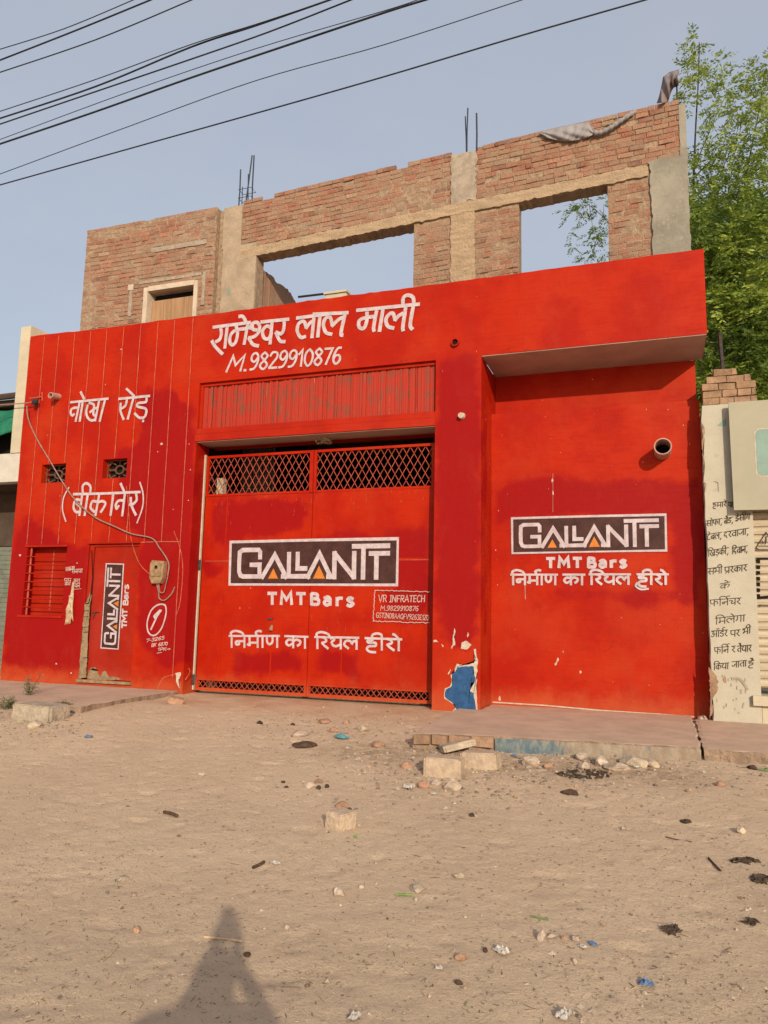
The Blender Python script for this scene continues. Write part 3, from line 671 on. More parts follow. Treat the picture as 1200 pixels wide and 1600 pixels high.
# two pierced vents
for (x0, x1, z0, z1) in (holes[1], holes[2]):
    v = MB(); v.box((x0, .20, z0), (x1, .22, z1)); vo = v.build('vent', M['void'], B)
    v = MB(); cx, cz = (x0+x1)/2, (z0+z1)/2; t = .028
    for (a, b) in (((x0, z0), (x1, z0)), ((x0, z1), (x1, z1)), ((x0, z0), (x0, z1)), ((x1, z0), (x1, z1)), ((x0, cz), (cx-.1, cz)), ((cx+.1, cz), (x1, cz)), ((x0, z0), (cx-.08, cz-.09)), ((x1, z0), (cx+.08, cz-.09)), ((x0, z1), (cx-.08, cz+.09)), ((x1, z1), (cx+.08, cz+.09)), ((cx, z0), (cx, cz-.11)), ((cx, cz+.11), (cx, z1)), ((x0+.03, cz+.08), (cx-.16, z1)), ((x1-.03, cz+.08), (cx+.16, z1)), ((x0+.03, cz-.08), (cx-.16, z0)), ((x1-.03, cz-.08), (cx+.16, z0))):
        v.tube([(a[0], .13, a[1]), (b[0], .13, b[1])], t*.5, 5)
    for R, k in ((.075, 8),): v.tube([(cx+R*1.15*math.cos(q*2*math.pi/k), .128, cz+R*math.sin(q*2*math.pi/k)) for q in range(k+1)], .017, 5)
    v.build('vent_grille', M['grill'], vo)

# grooves ruled in the plaster
P = Paint(0, .009)
for k, x in enumerate((-10.332, -10.008, -9.65, -9.299, -8.952, -8.592, -8.239, -7.885, -7.551, -7.189)):
    zb = 2.33 if k not in (9,) else .2
    segs = [(6.10, zb)]
    for h in holes[1:3]:
        if h[0]-.02 < x < h[1]+.02: segs = [(6.10, h[3]+.02), (h[2]-.02, zb)]
    for a, b in segs: P.ribbon_w([(x+.006*noise.noise(Vector((x, q*1.3, 0)))+.0*q, a+(b-a)*q/24) for q in range(25)], .013, 0, lambda t: .75+.5*abs(noise.noise(Vector((t*13, x, 1)))))
P.ribbon_w([(-7.95, 2.335), (-7.5, 2.34), (-7.2, 2.335)], .012); P.build('groove_lines', M['groove'], front)

# writing on the left half of the front wall
A1 = (320, 450, 6.667); B1 = (490, 440, 6.667); WB = .058
P = Paint(0, .010)
def SA(pts, sm=5, wd=WB, c=A1): P.ribbon(crop(pts, *c), wd, sm)
for pts in ([(165,405),(176,470),(160,535),(118,562)], [(78,552),(112,612),(188,690)], [(238,400),(212,628)], [(330,400),(345,470),(328,560),(292,596),(264,562),(276,488),(330,442),(440,424)],
            [(360,300),(402,302),(440,370)], [(470,428),(500,372),(548,362),(574,400),(566,460),(520,508),(462,522)], [(462,522),(502,588),(562,606)], [(500,372),(504,430),(548,440)],
            [(700,420),(650,400),(606,450),(620,520),(664,532),(700,470)], [(832,345),(826,430),(798,480),(745,462)], [(745,465),(786,552),(838,562)],
            [(1052,508),(1002,516),(966,446),(984,372),(1036,352),(1062,418)], [(1058,424),(1098,368),(1140,345)]): SA(pts)
for pts in ([(452,380),(414,588)], [(706,350),(684,585)], [(1140,318),(1120,520)]): SA(pts, 0)
SA([(92,412),(478,362)], 0); SA([(590,358),(878,328)], 0)
for pts in ([(192,552),(132,532),(106,452),(130,386),(176,378),(200,460)], [(196,468),(262,400),(318,372)], [(560,322),(556,420),(526,490),(480,478),(476,420),(522,386),(640,366)], [(838,488),(778,470),(756,402),(790,346),(830,336),(852,404)], [(850,408),(884,366),(934,334)], [(934,236),(940,170),(990,146),(1040,172),(1046,240)],
            [(332,345),(296,500),(290,556),(308,562)], [(660,310),(630,470),(634,520)], [(962,280),(934,470),(936,515)], [(1042,260),(1010,450),(1032,500)]): SA(pts, 5, WB, B1)
for pts in ([(72,352),(48,580)], [(725,300),(690,522)], [(0,345),(362,328)], [(455,304),(1104,240)]): SA(pts, 0, WB, B1)
P.ribbon([A for A in crop([(962,318)], *A1)+crop([(200,336)], *B1)], WB)
P.build('name_lettering', M['white'], front)
P = Paint(0, .010)
latin(P, 'M.', crop([(215,878)], *A1)[0], crop([(450,862)], *A1)[0], (9, -25), .040)
latin(P, '9829910876', crop([(462,858)], *A1)[0], crop([(290,855)], *B1)[0], (3, -26), .037)
P.build('phone_lettering', M['white'], front)
C1 = (90, 590, 7.06); D1 = (90, 740, 8.0); WC = .045
P = Paint(0, .012)
for pts in ([(238,336),(186,336),(154,360),(152,402),(172,420),(190,402)], [(338,305),(322,380),(336,440),(376,474),(420,466)], [(352,280),(404,300),(400,350),(362,385)], [(452,332),(408,352),(402,408),(436,428)], [(770,238),(755,310),(700,350)], [(702,285),(700,370),(735,465)], [(985,215),(980,270),(895,285),(890,322),(980,350),(970,430),(910,446),(855,395)]): P.ribbon(crop(pts, *C1), WC, 5)
for pts in ([(250,270),(205,485)], [(285,260),(250,485)], [(260,160),(300,240)], [(465,255),(420,480)], [(530,245),(470,485)], [(150,275),(565,235)], [(845,220),(780,460)], [(765,125),(850,205)], [(680,238),(1022,205)], [(944,480),(956,480)]): P.ribbon(crop(pts, *C1), WC)
P.build('road_lettering', M['white'], front); P = Paint(0, .012)
for pts in ([(290,335),(232,330),(205,420),(240,482),(295,470)], [(325,250),(320,160),(365,122),(415,160),(415,250)], [(490,352),(440,350),(420,430),(470,480)], [(500,370),(560,345),(605,380),(545,485)], [(840,340),(770,340),(735,390),(745,440),(772,402)], [(985,245),(995,330),(940,390),(905,385)], [(920,300),(930,400),(985,520)]): P.ribbon(crop(pts, *D1), WC, 5)
for pts in ([(240,372),(288,412)], [(315,262),(280,525)], [(385,262),(345,525)], [(530,250),(480,525)], [(705,250),(670,522)], [(850,240),(815,530)], [(795,125),(845,238)], [(205,260),(600,250),(1040,232)]): P.ribbon(crop(pts, *D1), WC)
P.ribbon(crop([(150,175),(85,300),(70,450),(112,602)], *D1), .026, 6); P.ribbon(crop([(1035,110),(1075,250),(1070,420),(1000,620)], *D1), .026, 6)
P.build('town_lettering', M['white'], front)
E1 = (130, 860, 8.0)
P = Paint(0, .010)
P.ribbon(crop([(980,672),(1030,690),(1040,790),(990,960),(920,1050),(860,1060),(815,1010),(805,900),(850,760),(920,690),(985,672)], *E1), .024, 5)
P.ribbon(crop([(980,745),(925,830),(850,990)], *E1), .03); P.patch(crop([(965,735),(905,790),(880,820),(895,860),(940,820),(985,760)], *E1))
P.build('house_number', M['white'], front)
P = Paint(0, .010)
latin(P, '7-3265', crop([(790,1150)], *E1)[0], crop([(1020,1110)], *E1)[0], (1, -5.2), .012)
latin(P, 'BK 6870', crop([(855,1205)], *E1)[0], crop([(1060,1185)], *E1)[0], (1, -5.2), .012)
latin(P, '1PK>', crop([(935,1258)], *E1)[0], crop([(1095,1250)], *E1)[0], (1, -5.2), .012); P.ribbon(crop([(930,1285),(990,1275)], *E1), .01)
# the worn scrawl between window and door
for wds, p0, p1, d in (('m r k A j l', (104,887), (118,885), (-.4, 6)), ('s n A y r', (114,890), (131,889), (-.4, 6)), ('p m', (102,904), (113,904), (-.4, 6)), ('b n', (103,910), (112,910), (-.4, 5)), ('k r A', (117,905), (127,905), (-.4, 6)), ('v n', (119,912), (127,912), (-.4, 6))):
    deva(P, wds, p0, p1, d, .011)
P.ribbon([(116,921),(129,920)], .008)
P.build('scrawled_notes', M['scrawl'], front)

# chips, cracks and bare patches on the front wall and pillar
F1 = (660, 960, 8.571)
P = Paint(0, .004); rim = crop([(385,805),(428,770),(440,700),(470,665),(560,680),(690,655),(700,560),(690,470),(712,465),(742,600),(738,760),(732,880),(722,1000),(738,1290),(560,1300),(400,1310),(440,1240),(438,1205),(355,1160),(288,1130),(300,995),(378,958),(390,860)], *F1)
P.patch(rim, .012); P.build('bare_rim', M['pale'], front)
P = Paint(0, .007); P.patch(crop([(402,800),(445,765),(470,705),(560,700),(680,692),(684,790),(712,860),(706,900),(650,925),(655,990),(632,1030),(690,1060),(715,1282),(470,1285),(440,1205),(365,1155),(302,1112),(318,1005),(385,975),(408,870)], *F1), .012); P.build('blue_undercoat', M['bluepaint'], front)
P = Paint(0, .005)
for pts in ([(525,380),(580,350),(610,365),(658,405),(600,470),(515,460)], [(430,180),(445,225),(425,300),(445,400),(410,425),(395,465),(388,440),(410,380),(405,320)], [(612,235),(625,270),(605,310),(600,280)], [(150,345),(185,342),(218,375),(180,365),(148,372)], [(255,395),(285,415),(275,445)], [(345,790),(378,730),(385,745),(350,808)]): P.patch(crop(pts, *F1), .006)
for (px, py, r) in ((271,796,1.2),(253,694,2.6),(247,706,1.4),(296,694,1.3),(298,734,1.2),(295,782,1.4),(121,880,1.5),(190,546,1.5),(32,868,2),(89,1037,2),(112,1052,1.5)):
    P.patch([(px+r*U(.4, 1)*math.cos(a), py+r*U(.4, 1.2)*math.sin(a)) for a in (0, 1, 2, 3, 4, 5)])
P.patch(crop([(265,1035),(300,1020),(305,1035),(290,1065),(295,1100),(262,1062)], 27, 785, 3.75), .008) if False else None
P.patch([(275,1052),(283,1050),(284,1054),(280,1062),(281,1076),(276,1066)], .01)
P.build('paint_chips', M['pale'], front)
P = Paint(0, .006)
for pts in ([(245,1080),(252,1064),(258,1058),(275,1053)], [(275,1053),(281,1064),(283,1080)], [(272,830),(282,858),(286,890),(282,940),(276,960)], [(198,760),(201,790),(205,840),(218,880),(238,900)], [(290,1062),(297,1050),(295,1044)]): P.ribbon(pts, .010, 4)
P.build('wall_cracks', M['groove'], front)
P = Paint(.7, .004)
for (px, py, r) in ((863,751,3),(864,770,4),(907,1050,3.4),(872,1030,3),(868,1038,3),(880,1018,2),(781,1092,4),(1010,640,1.5)):
    P.patch([(px+r*U(.2, .7)*math.cos(a), py+r*U(.5, 1.3)*math.sin(a)) for a in (0, 1, 2, 3, 4, 5)])
P.ribbon([(869,1038),(872,1028)], .014); P.ribbon([(864,740),(864,800)], .003); P.ribbon([(820,905),(821,936)], .006)
P.ribbon([atp for atp in [(770,1097),(850,1102),(940,1110),(1030,1116),(1086,1120)]], .018)
P.build('paint_chips', M['pale'], shopw)

# pipes, lamp holder, insulator
def stub(pt, L, R, r, mat, inner='void', name='drain_pipe', parent=B, droop=0):
    a = Vector(pt); b = a+Vector((0, -L, -droop)); mb = MB(); n = 20
    rings = []
    for (p, rr) in ((a, R), (b, R), (b+Vector((0, 0, 0)), r), (a, r)):
        rings.append([mb.vert((p.x+rr*math.cos(2*math.pi*k/n), p.y, p.z+rr*math.sin(2*math.pi*k/n))) for k in range(n)])
    for q in range(3):
        for k in range(n): mb.face((rings[q][k], rings[q][(k+1) % n], rings[q+1][(k+1) % n], rings[q+1][k]))
    o = mb.build(name, M[mat], parent)
    i = MB(); i.poly([(a.x+r*math.cos(2*math.pi*k/n), a.y-.012, a.z+r*math.sin(2*math.pi*k/n)) for k in range(n)]); i.build('pipe_mouth', M[inner], o); return o
stub(atY(1035.5, 706, .7), .36, .115, .10, 'pipe')
stub(atY(712, 536, 0), .05, .058, .045, 'redshut')
stub(atY(92, 620, 0), .20, .055, .04, 'pipe', 'pale', droop=.03)
lh = MB(); c = atY(722, 650, 0); lh.tube([c, c+Vector((0, -.05, 0))], [.05, .035], 12); lh.tube([c+Vector((0, -.05, 0)), c+Vector((0, -.085, -.01))], [.03, .04], 12); lh.build('lamp_holder', M['pale'], B)
ib = MB(); c = atY(66, 620, 0); ib.tube([c, c+Vector((-.16, -.14, -.06))], .014, 6); ib.tube([c+Vector((0, -.01, .08)), c+Vector((.02, -.01, -.08))], .013, 6)
ibo = ib.build('bracket', M['dustyred'], B)
ii = MB(); c2 = atY(55, 628, -.12); ii.tube([c2+Vector((-.03, 0, -.05)), c2+Vector((0, 0, 0)), c2+Vector((.02, 0, .05))], [.04, .055, .035], 10); ii.build('insulator', M['cable'], ibo)

# painted trade signs: frame, field, letters, two triangles
def sign(Y, quad, parent, off):
    TL, TR, BR, BL = [Vector(q) for q in quad]
    mp = lambda u, v: tuple((TL*(1-u)+TR*u)*(1-v)+(BL*(1-u)+BR*u)*v)
    q = lambda x, y: mp((x-37)/1095., (y-50)/300.)
    hh = (atY(*mp(.5, 0), Y)-atY(*mp(.5, 1), Y)).length; ww = (atY(*mp(0, .5), Y)-atY(*mp(1, .5), Y)).length
    s = ww/1095.
    P = Paint(Y, off); P.patch([mp(0, 0), mp(.5, U(-.015, .015)), mp(1, 0), mp(1.0, .5), mp(1, 1), mp(.5, 1+U(-.02, .02)), mp(0, 1)]); fr = P.build('sign_frame', M['white'], parent)
    P = Paint(Y, off+.0018); P.patch([q(53, 68), q(560, 66), q(1118, 70), q(1116, 332), q(560, 334), q(51, 334)]); P.build('sign_field', M['brown'], parent)
    P = Paint(Y, off+.0038); W = 27*s
    G = [(238,172),(238,128),(228,114),(125,114),(106,128),(104,180),(104,255),(114,282),(130,289),(236,289),(236,212),(176,212)]
    for pts in (G, [(252,298),(333,150),(412,298)], [(425,136),(425,288),(560,288)], [(380,288),(430,288)], [(481,136),(481,238),(540,238)], [(545,298),(622,146),(700,298)], [(672,290),(722,290)], [(719,302),(719,136)], [(716,140),(848,298)], [(846,302),(846,136)], [(835,102),(1072,102)], [(905,112),(905,304)], [(945,148),(1072,148)], [(990,154),(990,304)]):
        P.ribbon([q(*p) for p in pts], W)
    P.build('sign_letters', M['white'], parent)
    P = Paint(Y, off+.0042); P.patch([q(292, 303), q(326, 236), q(357, 303)]); P.build('sign_triangle', M['orange'], parent)
    P = Paint(Y, off+.0042); P.patch([q(582, 303), q(620, 220), q(660, 303)]); P.build('sign_triangle', M['orange'], parent)
sign(.7, crop([(38,82),(1117,55),(1123,320),(42,338)], 790, 790, 4.444), shopw, .014)
G1 = (790, 790, 4.444)
P = Paint(.7, .014); latin(P, 'TMT', crop([(284,431)], *G1)[0], crop([(528,429)], *G1)[0], (0, -15), .046, .24); latin(P, 'Bars', crop([(568,429)], *G1)[0], crop([(842,429)], *G1)[0], (0, -15), .046, .24); P.build('product_lettering', M['white'], shopw)
P = Paint(.7, .014)
def slogan(P, c, rows, dn, wd, thin):
    for gl, x0, y0, x1, y1 in rows: 
        a, b = crop([(x0, y0), (x1, y1)], *c); deva(P, gl, a, b, dn, wd, True, wd*.95)
slogan(P, G1, (('i n m R A nn', 36, 480, 362, 480), ('k A', 398, 480, 552, 480), ('i r y l', 580, 478, 868, 478), ('h I r A e', 912, 478, 1130, 478)), (0, 16), .034, .02)
P.ribbon(crop([(914,535),(905,560),(940,582),(992,578)], *G1), .026, 4); P.build('slogan_lettering', M['white'], shopw)
sign(.05, crop([(218,1225),(285,160),(515,165),(445,1240)], *E1), door, .006)
P = Paint(.05, .008); latin(P, 'TMT', crop([(546,972)], *E1)[0], crop([(556,732)], *E1)[0], (-7.6, -.3), .028); latin(P, 'Bars', crop([(562,690)], *E1)[0], crop([(574,424)], *E1)[0], (-7.6, -.3), .026); P.build('product_lettering', M['white'], door)

# ------------------------------------------------------------------ unfinished brick storey
def zs_(x, z): return z+.044*(x+7.0)
def bricks(mb, x0, x1, z0, z1, Y, excl, shear, rag=0.0, L=.222, H=.086):
    k = 0; z = z0; mb2 = []
    while z < z1:
        x = x0-(.10 if k % 2 else 0)-U(0, .03)
        while x < x1:
            ln = L*U(.86, 1.12) if rnd() > .12 else L*.5
            a, b = max(x, x0), min(x+ln-.010, x1); x += ln
            iv = [(a, b)]
            for e in excl:
                if e[2] < z+H*.6 and z+H*.4 < e[3]:
                    n = []
                    for (p, q) in iv:
                        if q <= e[0] or p >= e[1]: n.append((p, q))
                        else:
                            if p < e[0]: n.append((p, e[0]))
                            if q > e[1]: n.append((e[1], q))
                    iv = n
            for (p, q) in iv:
                if q-p < .035: continue
                tl = z+H-z1
                if tl > -.09 and rnd() < rag: continue
                old = sstep(-.9, -.1, z-z1)
                r = rnd(); d = U(-.002, .007)
                if r < .05: d = -.035
                elif r < .12: d = U(.008, .014)
                t = U(.78, 1.14); w_ = rnd()
                base = (.395, .210, .133) if w_ < .50 else ((.375, .170, .105) if w_ < .80 else ((.40, .265, .172) if w_ < .96 else (.26, .125, .08)))
                if old > .4 and rnd() < .35: base = (.36, .150, .095)
                mb.col = (base[0]*t, base[1]*t, base[2]*t, 1)
                if rnd() < .10:
                    mb2.append((p+U(0, .05), q-U(0, .05), z-.007, z+U(.004, .012), Y-d-.001))
                c = U(.005, .010); y = Y-d; bk = Y+.05; s = shear; h = H-.007
                dz = U(-.006, .006); j = lambda v: v+U(-.006, .006)
                def pt(X, yy, Z): return (X, yy, zs_(X, Z) if s else Z)
                f = [pt(j(p+c), y+U(-.003, .004), j(z+c)), pt(j(q-c), y+U(-.003, .004), j(z+c)), pt(j(q-c), y+U(-.003, .004), j(z+h-c)), pt(j(p+c), y+U(-.003, .004), j(z+h-c))]
                m_ = [pt(j(p), y+.009, j(z)), pt(j(q), y+.009, j(z)), pt(j(q), y+.009, j(z+h)), pt(j(p), y+.009, j(z+h))]
                k_ = [pt(p, bk, z), pt(q, bk, z), pt(q, bk, z+h), pt(p, bk, z+h)]
                F = [mb.vert(v) for v in f]; Mm = [mb.vert(v) for v in m_]; K = [mb.vert(v) for v in k_]
                mb.face(F)
                for i in range(4):
                    l = (i+1) % 4; mb.face((F[i], F[l], Mm[l], Mm[i])); mb.face((Mm[i], Mm[l], K[l], K[i]))
        z += H; k += 1
    mb.col = (.03, .018, .012, 1)
    for (a, b, c, d, y) in mb2:
        if b-a > .03:
            n = 5; up = []; lo_ = []
            for i in range(n+1):
                X = a+(b-a)*i/n; e = .35+.65*math.sin(math.pi*i/n); w_ = U(-.004, .004)
                up.append((X, y, c+(d-c)*e+w_)); lo_.append((X, y, c+w_))
            P_ = lo_+up[::-1]; mb.poly([(p[0], p[1], zs_(p[0], p[2]) if shear else p[2]) for p in P_])
W1 = (-6.62, -3.66, 5.0, 7.57); W2 = (-1.915, -.55, 5.0, 7.57)
ex = [W1, W2, (-7.5, -6.95, 7.83, 9), (-7.5, -6.60, 5.0, 7.85), (-3.03, -2.60, 7.7, 9), (-3.02, -2.62, 5.0, 7.6), (-6.96, .05, 7.57, 7.755), (.06, .62, 5.0, 7.80), (.51, .62, 7.7, 9)]
ub = MB(); bricks(ub, -7.33, .597, 5.2, 8.665, 1.0, ex, True, .07)
lex = [(-8.93, -7.76, 5.0, 7.26)]
bricks(ub, -10.39, -7.44, 5.2, 8.64, .9, lex, False, .06)
upper = ub.build('brick_upper_wall', M['brick'], B)
def shear_mb(mb): mb.v = [(v[0], v[1], zs_(v[0], v[2])) for v in mb.v]
mo = MB(); hz = [(W1[0], W1[1], W1[2], W1[3]), (W2[0], W2[1], W2[2], W2[3])]
grid_wall(mo, -7.43, .597, 5.09, 8.64, 1.006, 1.25, hz, [], .09, lambda x: -.02+.06*noise.noise(Vector((x*5, 3, 1))), .012); shear_mb(mo); mo.build('mortar_core', M['mortar'], upper)
mo = MB(); grid_wall(mo, -10.385, -7.438, 5.09, 8.62, .906, 1.15, [(-8.93, -7.76, 5.0, 7.26)], [], .09, lambda x: -.02+.06*noise.noise(Vector((x*5, 3, 1))), .012); mo.build('mortar_core', M['mortar'], upper)
def rough_slab(x0, x1, z0, z1, y0, y1, mat, name, shear=True, step=.06, wob=.012, edge=.015):
    mb = MB(); grid_wall(mb, x0, x1, z0, z1, y0, y1, (), [], step, None, wob)
    nv = []
    for v in mb.v:
        e = edge*(.55*noise.noise(Vector((v[0]*7, v[2]*7, 4)))+.55*noise.noise(Vector((v[0]*27, v[2]*27, 9))))
        nv.append((v[0]+(e if abs(v[0]-x0) < 1e-6 or abs(v[0]-x1) < 1e-6 else 0), v[1]-.3*abs(e), v[2]+(e if abs(v[2]-z0) < 1e-6 or abs(v[2]-z1) < 1e-6 else 0)))
    mb.v = nv
    if shear: shear_mb(mb)
    mb.attr = None; return mb.build(name, M[mat], upper if name != 'concrete_column' else B)
rough_slab(-7.335, -6.955, 7.835, 8.63, .975, 1.2, 'concrete', 'concrete_column')
rough_slab(-7.31, -6.625, 5.09, 7.835, .970, 1.26, 'concrete', 'concrete_column')
rough_slab(-3.03, -2.60, 7.755, 8.655, .978, 1.2, 'cement', 'concrete_column', True, .05, .02, .06)
rough_slab(-3.02, -2.62, 5.09, 7.575, .975, 1.2, 'scratched', 'concrete_column', True, .05, .02, .04)
rough_slab(-6.95, .04, 7.57, 7.755, .968, 1.262, 'scratched', 'concrete_band', True, .05, .018, .035)
rough_slab(.07, .596, 5.09, 7.80, .968, 1.262, 'plaster', 'plastered_corner', True, .06, .012, .05)
rough_slab(.50, .60, 7.80, 8.62, .985, 1.262, 'plaster', 'plastered_edge')
for (x0, x1, z0, z1) in ((-8.83, -7.62, 7.93, 8.02), (-9.06, -7.7, 7.33, 7.39), (-9.27, -9.20, 6.72, 7.25), (-7.66, -7.60, 6.75, 7.38)):
    rough_slab(x0, x1, z0, z1, .884, .93, 'cement', 'plaster_chase', False, .04, .006, .014)
bx = MB(); bx.box((-9.30, .875, 7.24), (-9.18, .93, 7.35)); bx.build('switch_box', M['pale'], upper)
# little window with a boarded panel
sw = MB(); sw.box((-8.93, .87, 5.1), (-8.84, 1.16, 7.24)); sw.box((-7.83, .87, 5.1), (-7.75, 1.16, 7.24)); sw.box((-8.835, .872, 7.16), (-7.835, 1.16, 7.255)); swo = sw.build('small_window', M['frame'], B)
sp = MB(); sp.box((-8.835, 1.02, 5.1), (-7.835, 1.05, 7.02)); sp.build('plywood_panel', M['wood'], swo)
sv = MB(); sv.box((-8.83, 1.10, 5.1), (-7.84, 1.13, 7.15)); sv.build('window_recess', M['void'], swo)
P = Paint(.968, .004); latin(P, 'R', (354, 461), (361, 460), (0, -9), .018); P.build('painted_mark', M['teal'], B)
# ruined cross wall seen through the large opening
rw = MB(); XRW = -6.64
top = [(1.25, 7.45), (1.5, 7.30), (1.9, 7.05), (2.4, 6.83), (2.8, 6.62), (3.3, 6.45), (3.9, 6.22), (5.2, 5.9)]
n = len(top)
sil = [(400,414),(410,420),(425,432),(440,447),(455,458),(463,472)]
tp = [atX(px, py, XRW) for px, py in sil]; top = [(1.25, zs_(XRW, 7.5))]+[(max(1.3, p.y), p.z) for p in tp]+[(tp[-1].y+1.6, tp[-1].z-.2)]
top2 = []
for k in range(len(top)-1):
    for q in range(5):
        t = q/5; top2.append((top[k][0]*(1-t)+top[k+1][0]*t, top[k][1]*(1-t)+top[k+1][1]*t+(U(-.03, .03) if k else 0)))
top2.append(top[-1]); pr = None
for (y, z) in top2:
    r_ = [rw.vert((XRW+.0+U(-.01, .01), y, 5.1)), rw.vert((XRW+U(-.012, .012), y, z)), rw.vert((XRW-.22, y, z+U(-.03, .03))), rw.vert((XRW-.24, y, 5.1))]
    if pr:
        for i in range(3): rw.face((pr[i], r_[i], r_[i+1], pr[i+1]))
    pr = r_
rw.face(pr); rw.c = [(.38, .20, .12, 1)]*len(rw.v); rw.build('ruined_cross_wall', M['brick'], B)
pbk = MB(); a = atY(508, 462, 6.0); b = atY(541, 458, 6.0); pbk.box((a.x, 6.0, 5.1), (b.x, 6.6, a.z+.02)); pbk.box((a.x-.03, 5.96, a.z+.022), (b.x+.03, 6.64, a.z+.075)); pbk.build('roof_block', M['cream'], B)
rr = MB(); rr.tube([atY(466, 464, 6.2), atY(508, 459, 6.2)], .028, 6); rr.build('roof_rod', M['cable'], B)
# pale coping and strip at the left end
cp = MB(); grid_wall(cp, XL-.005, -10.0, 5.6, 6.34, .40, .62, (), [], .1, lambda x: .02*noise.noise(Vector((x*7, 0, 0))), .01); cp.attr = None; cp.build('rear_parapet', M['cream'], B)
cs = MB(); grid_wall(cs, -10.90, XL-.003, 3.99, 6.36, -.004, .5, (), [], .1, lambda x: .01*noise.noise(Vector((x*7, 2, 0))), .012); cs.attr = None; cs.build('end_strip', M['cream'], B)
# starter bars
def rebars(lst, Y):
    for (xa, ya, xb, yb, r) in lst:
        a = atY(xa, ya, Y); b = atY(xb, yb, Y); mb = MB(); b.z -= .15; m = a.lerp(b, .5)+Vector((U(-.01, .01), 0, 0)); mb.tube([b, m, a], r, 7); mb.build('starter_bar', M['bluesteel'], B)
rebars([(376,265,373,320,.013), (397,243,394,318,.013)], 1.03); rebars([(394,243,383,318,.013), (388,272,388,320,.010)], 1.18); rebars([(379,292,378,320,.008)], 1.18)
tt = MB()
for z in (8.80, 8.97):
    c = [(-7.08, 1.02), (-6.82, 1.02), (-6.82, 1.2), (-7.08, 1.2), (-7.08, 1.02)]
    tt.tube([(x, y, z) for x, y in c], .006, 5)
tt.build('bar_ties', M['bluesteel'], B)
rebars([(731,169,729.5,232,.012), (744.5,177,744.5,232,.015)], 1.03); rebars([(727,182,729,232,.010)], 1.12)
rebars([(1041,120,1042,160,.013), (1057,118,1058,158,.013)], 1.04)

# ================================================================== METAL GATE
GY = .27
Gt = thing('metal_gate', 'tall red double leaf metal gate with diamond mesh along its top and bottom', 'gate', (-5, GY, 0))
gx0, gxm, gx1, gz0, gz1 = -6.945, -5.005, -3.045, -.005, 3.775
patG = [pxpoly(p, GY) for p in ([(330,782),(470,778),(484,800),(470,822),(430,842),(380,846),(332,852)], [(600,832),(640,816),(668,835),(674,960),(650,962),(622,976),(590,930),(620,915)], [(365,1018),(472,1020),(470,1046),(420,1056),(368,1046)], [(496,838),(560,832),(600,845),(496,850)], [(320,880),(352,884),(352,900),(324,902)], [(500,1012),(560,1016),(560,1060),(500,1050)])]
def gate_leaf(x0, x1, wicket):
    mb = MB(); grid_wall(mb, x0+.002, x1-.002, .19, 3.10, GY, GY+.004, (), patG, .07, None, .007); leaf = mb.build('gate_leaf', M['redmetal'], Gt)
    f = MB()
    for a, b in (((x0, GY-.012, 3.1005), (x0+.045, GY+.03, gz1)), ((x1-.045, GY-.012, 3.1005), (x1, GY+.03, gz1)), ((x0, GY+.005, gz0), (x0+.045, GY+.035, 3.0995)), ((x1-.045, GY+.005, gz0), (x1, GY+.035, 3.0995)), ((x0, GY-.012, gz0), (x0+.03, GY+.004, .1895)), ((x1-.03, GY-.012, gz0), (x1, GY+.004, .1895)), ((x0+.046, GY-.010, 3.735), (x1-.046, GY+.03, gz1)), ((x0+.046, GY-.010, 3.1005), (x1-.046, GY+.03, 3.135)), ((x0+.031, GY-.009, .155), (x1-.031, GY+.028, .1895)), ((x0+.031, GY-.010, gz0+.001), (x1-.031, GY+.028, .045))): f.box(a, b)
    f.build('leaf_frame', M['redmetal'], leaf)
    def mesh_fill(z0, z1, px, pz, nm):
        m = MB(); a0, a1 = x0+.03, x1-.03
        nrow = max(1, round((z1-z0)/pz)); pz = (z1-z0)/nrow; n = round((a1-a0)/px); px = (a1-a0)/n
        for r in range(nrow):
            for k in range(n):
                xa = a0+k*px; za = z0+r*pz; t = .0042; yy = GY+.012+U(-.002, .002)
                for (p, q) in (((xa, za), (xa+px/2, za+pz/2)), ((xa+px/2, za+pz/2), (xa+px, za)), ((xa, za+pz), (xa+px/2, za+pz/2)), ((xa+px/2, za+pz/2), (xa+px, za+pz))):
                    d = Vector((q[0]-p[0], 0, q[1]-p[1])).normalized(); s_ = Vector((-d.z, 0, d.x))*t
                    A = Vector((p[0], yy, p[1])); C_ = Vector((q[0], yy, q[1])); w_ = Vector((0, .006, 0))
                    i = [m.vert(v) for v in (A-s_, A+s_, C_+s_, C_-s_, A-s_+w_, A+s_+w_, C_+s_+w_, C_-s_+w_)]
                    for qd in ((0, 1, 2, 3), (7, 6, 5, 4), (0, 3, 7, 4), (1, 5, 6, 2)): m.face([i[v] for v in qd])
        m.build(nm, M['dustyred'], leaf)
    mesh_fill(3.13, 3.74, .118, .203, 'upper_mesh'); mesh_fill(.043, .157, .092, .114, 'lower_mesh')
    r = MB()
    zr = (2.06, 1.18) if wicket else (2.06, 1.16)
    for z in zr: r.box((x0+.05, GY-.0035, z-.012), (x1-.05, GY+.001, z+.012))
    for x in ((x0+.42, x1-.62) if wicket else (x0+.55, x1-.50)): r.box((x-.010, GY-.0032, .2), (x+.010, GY+.001, 1.165 if not wicket else 3.09 if x < x0+.5 else 1.165))
    for x in ((x0+.42, x1-.62) if wicket else (x0+.55, x1-.50)): r.box((x+.012, GY-.0025, .30), (x+.4, GY+.001, .312))
    r.build('stiffening_ribs', M['redmetal'], leaf); return leaf
L1 = gate_leaf(gx0, gxm-.004, True); L2 = gate_leaf(gxm+.004, gx1, False)
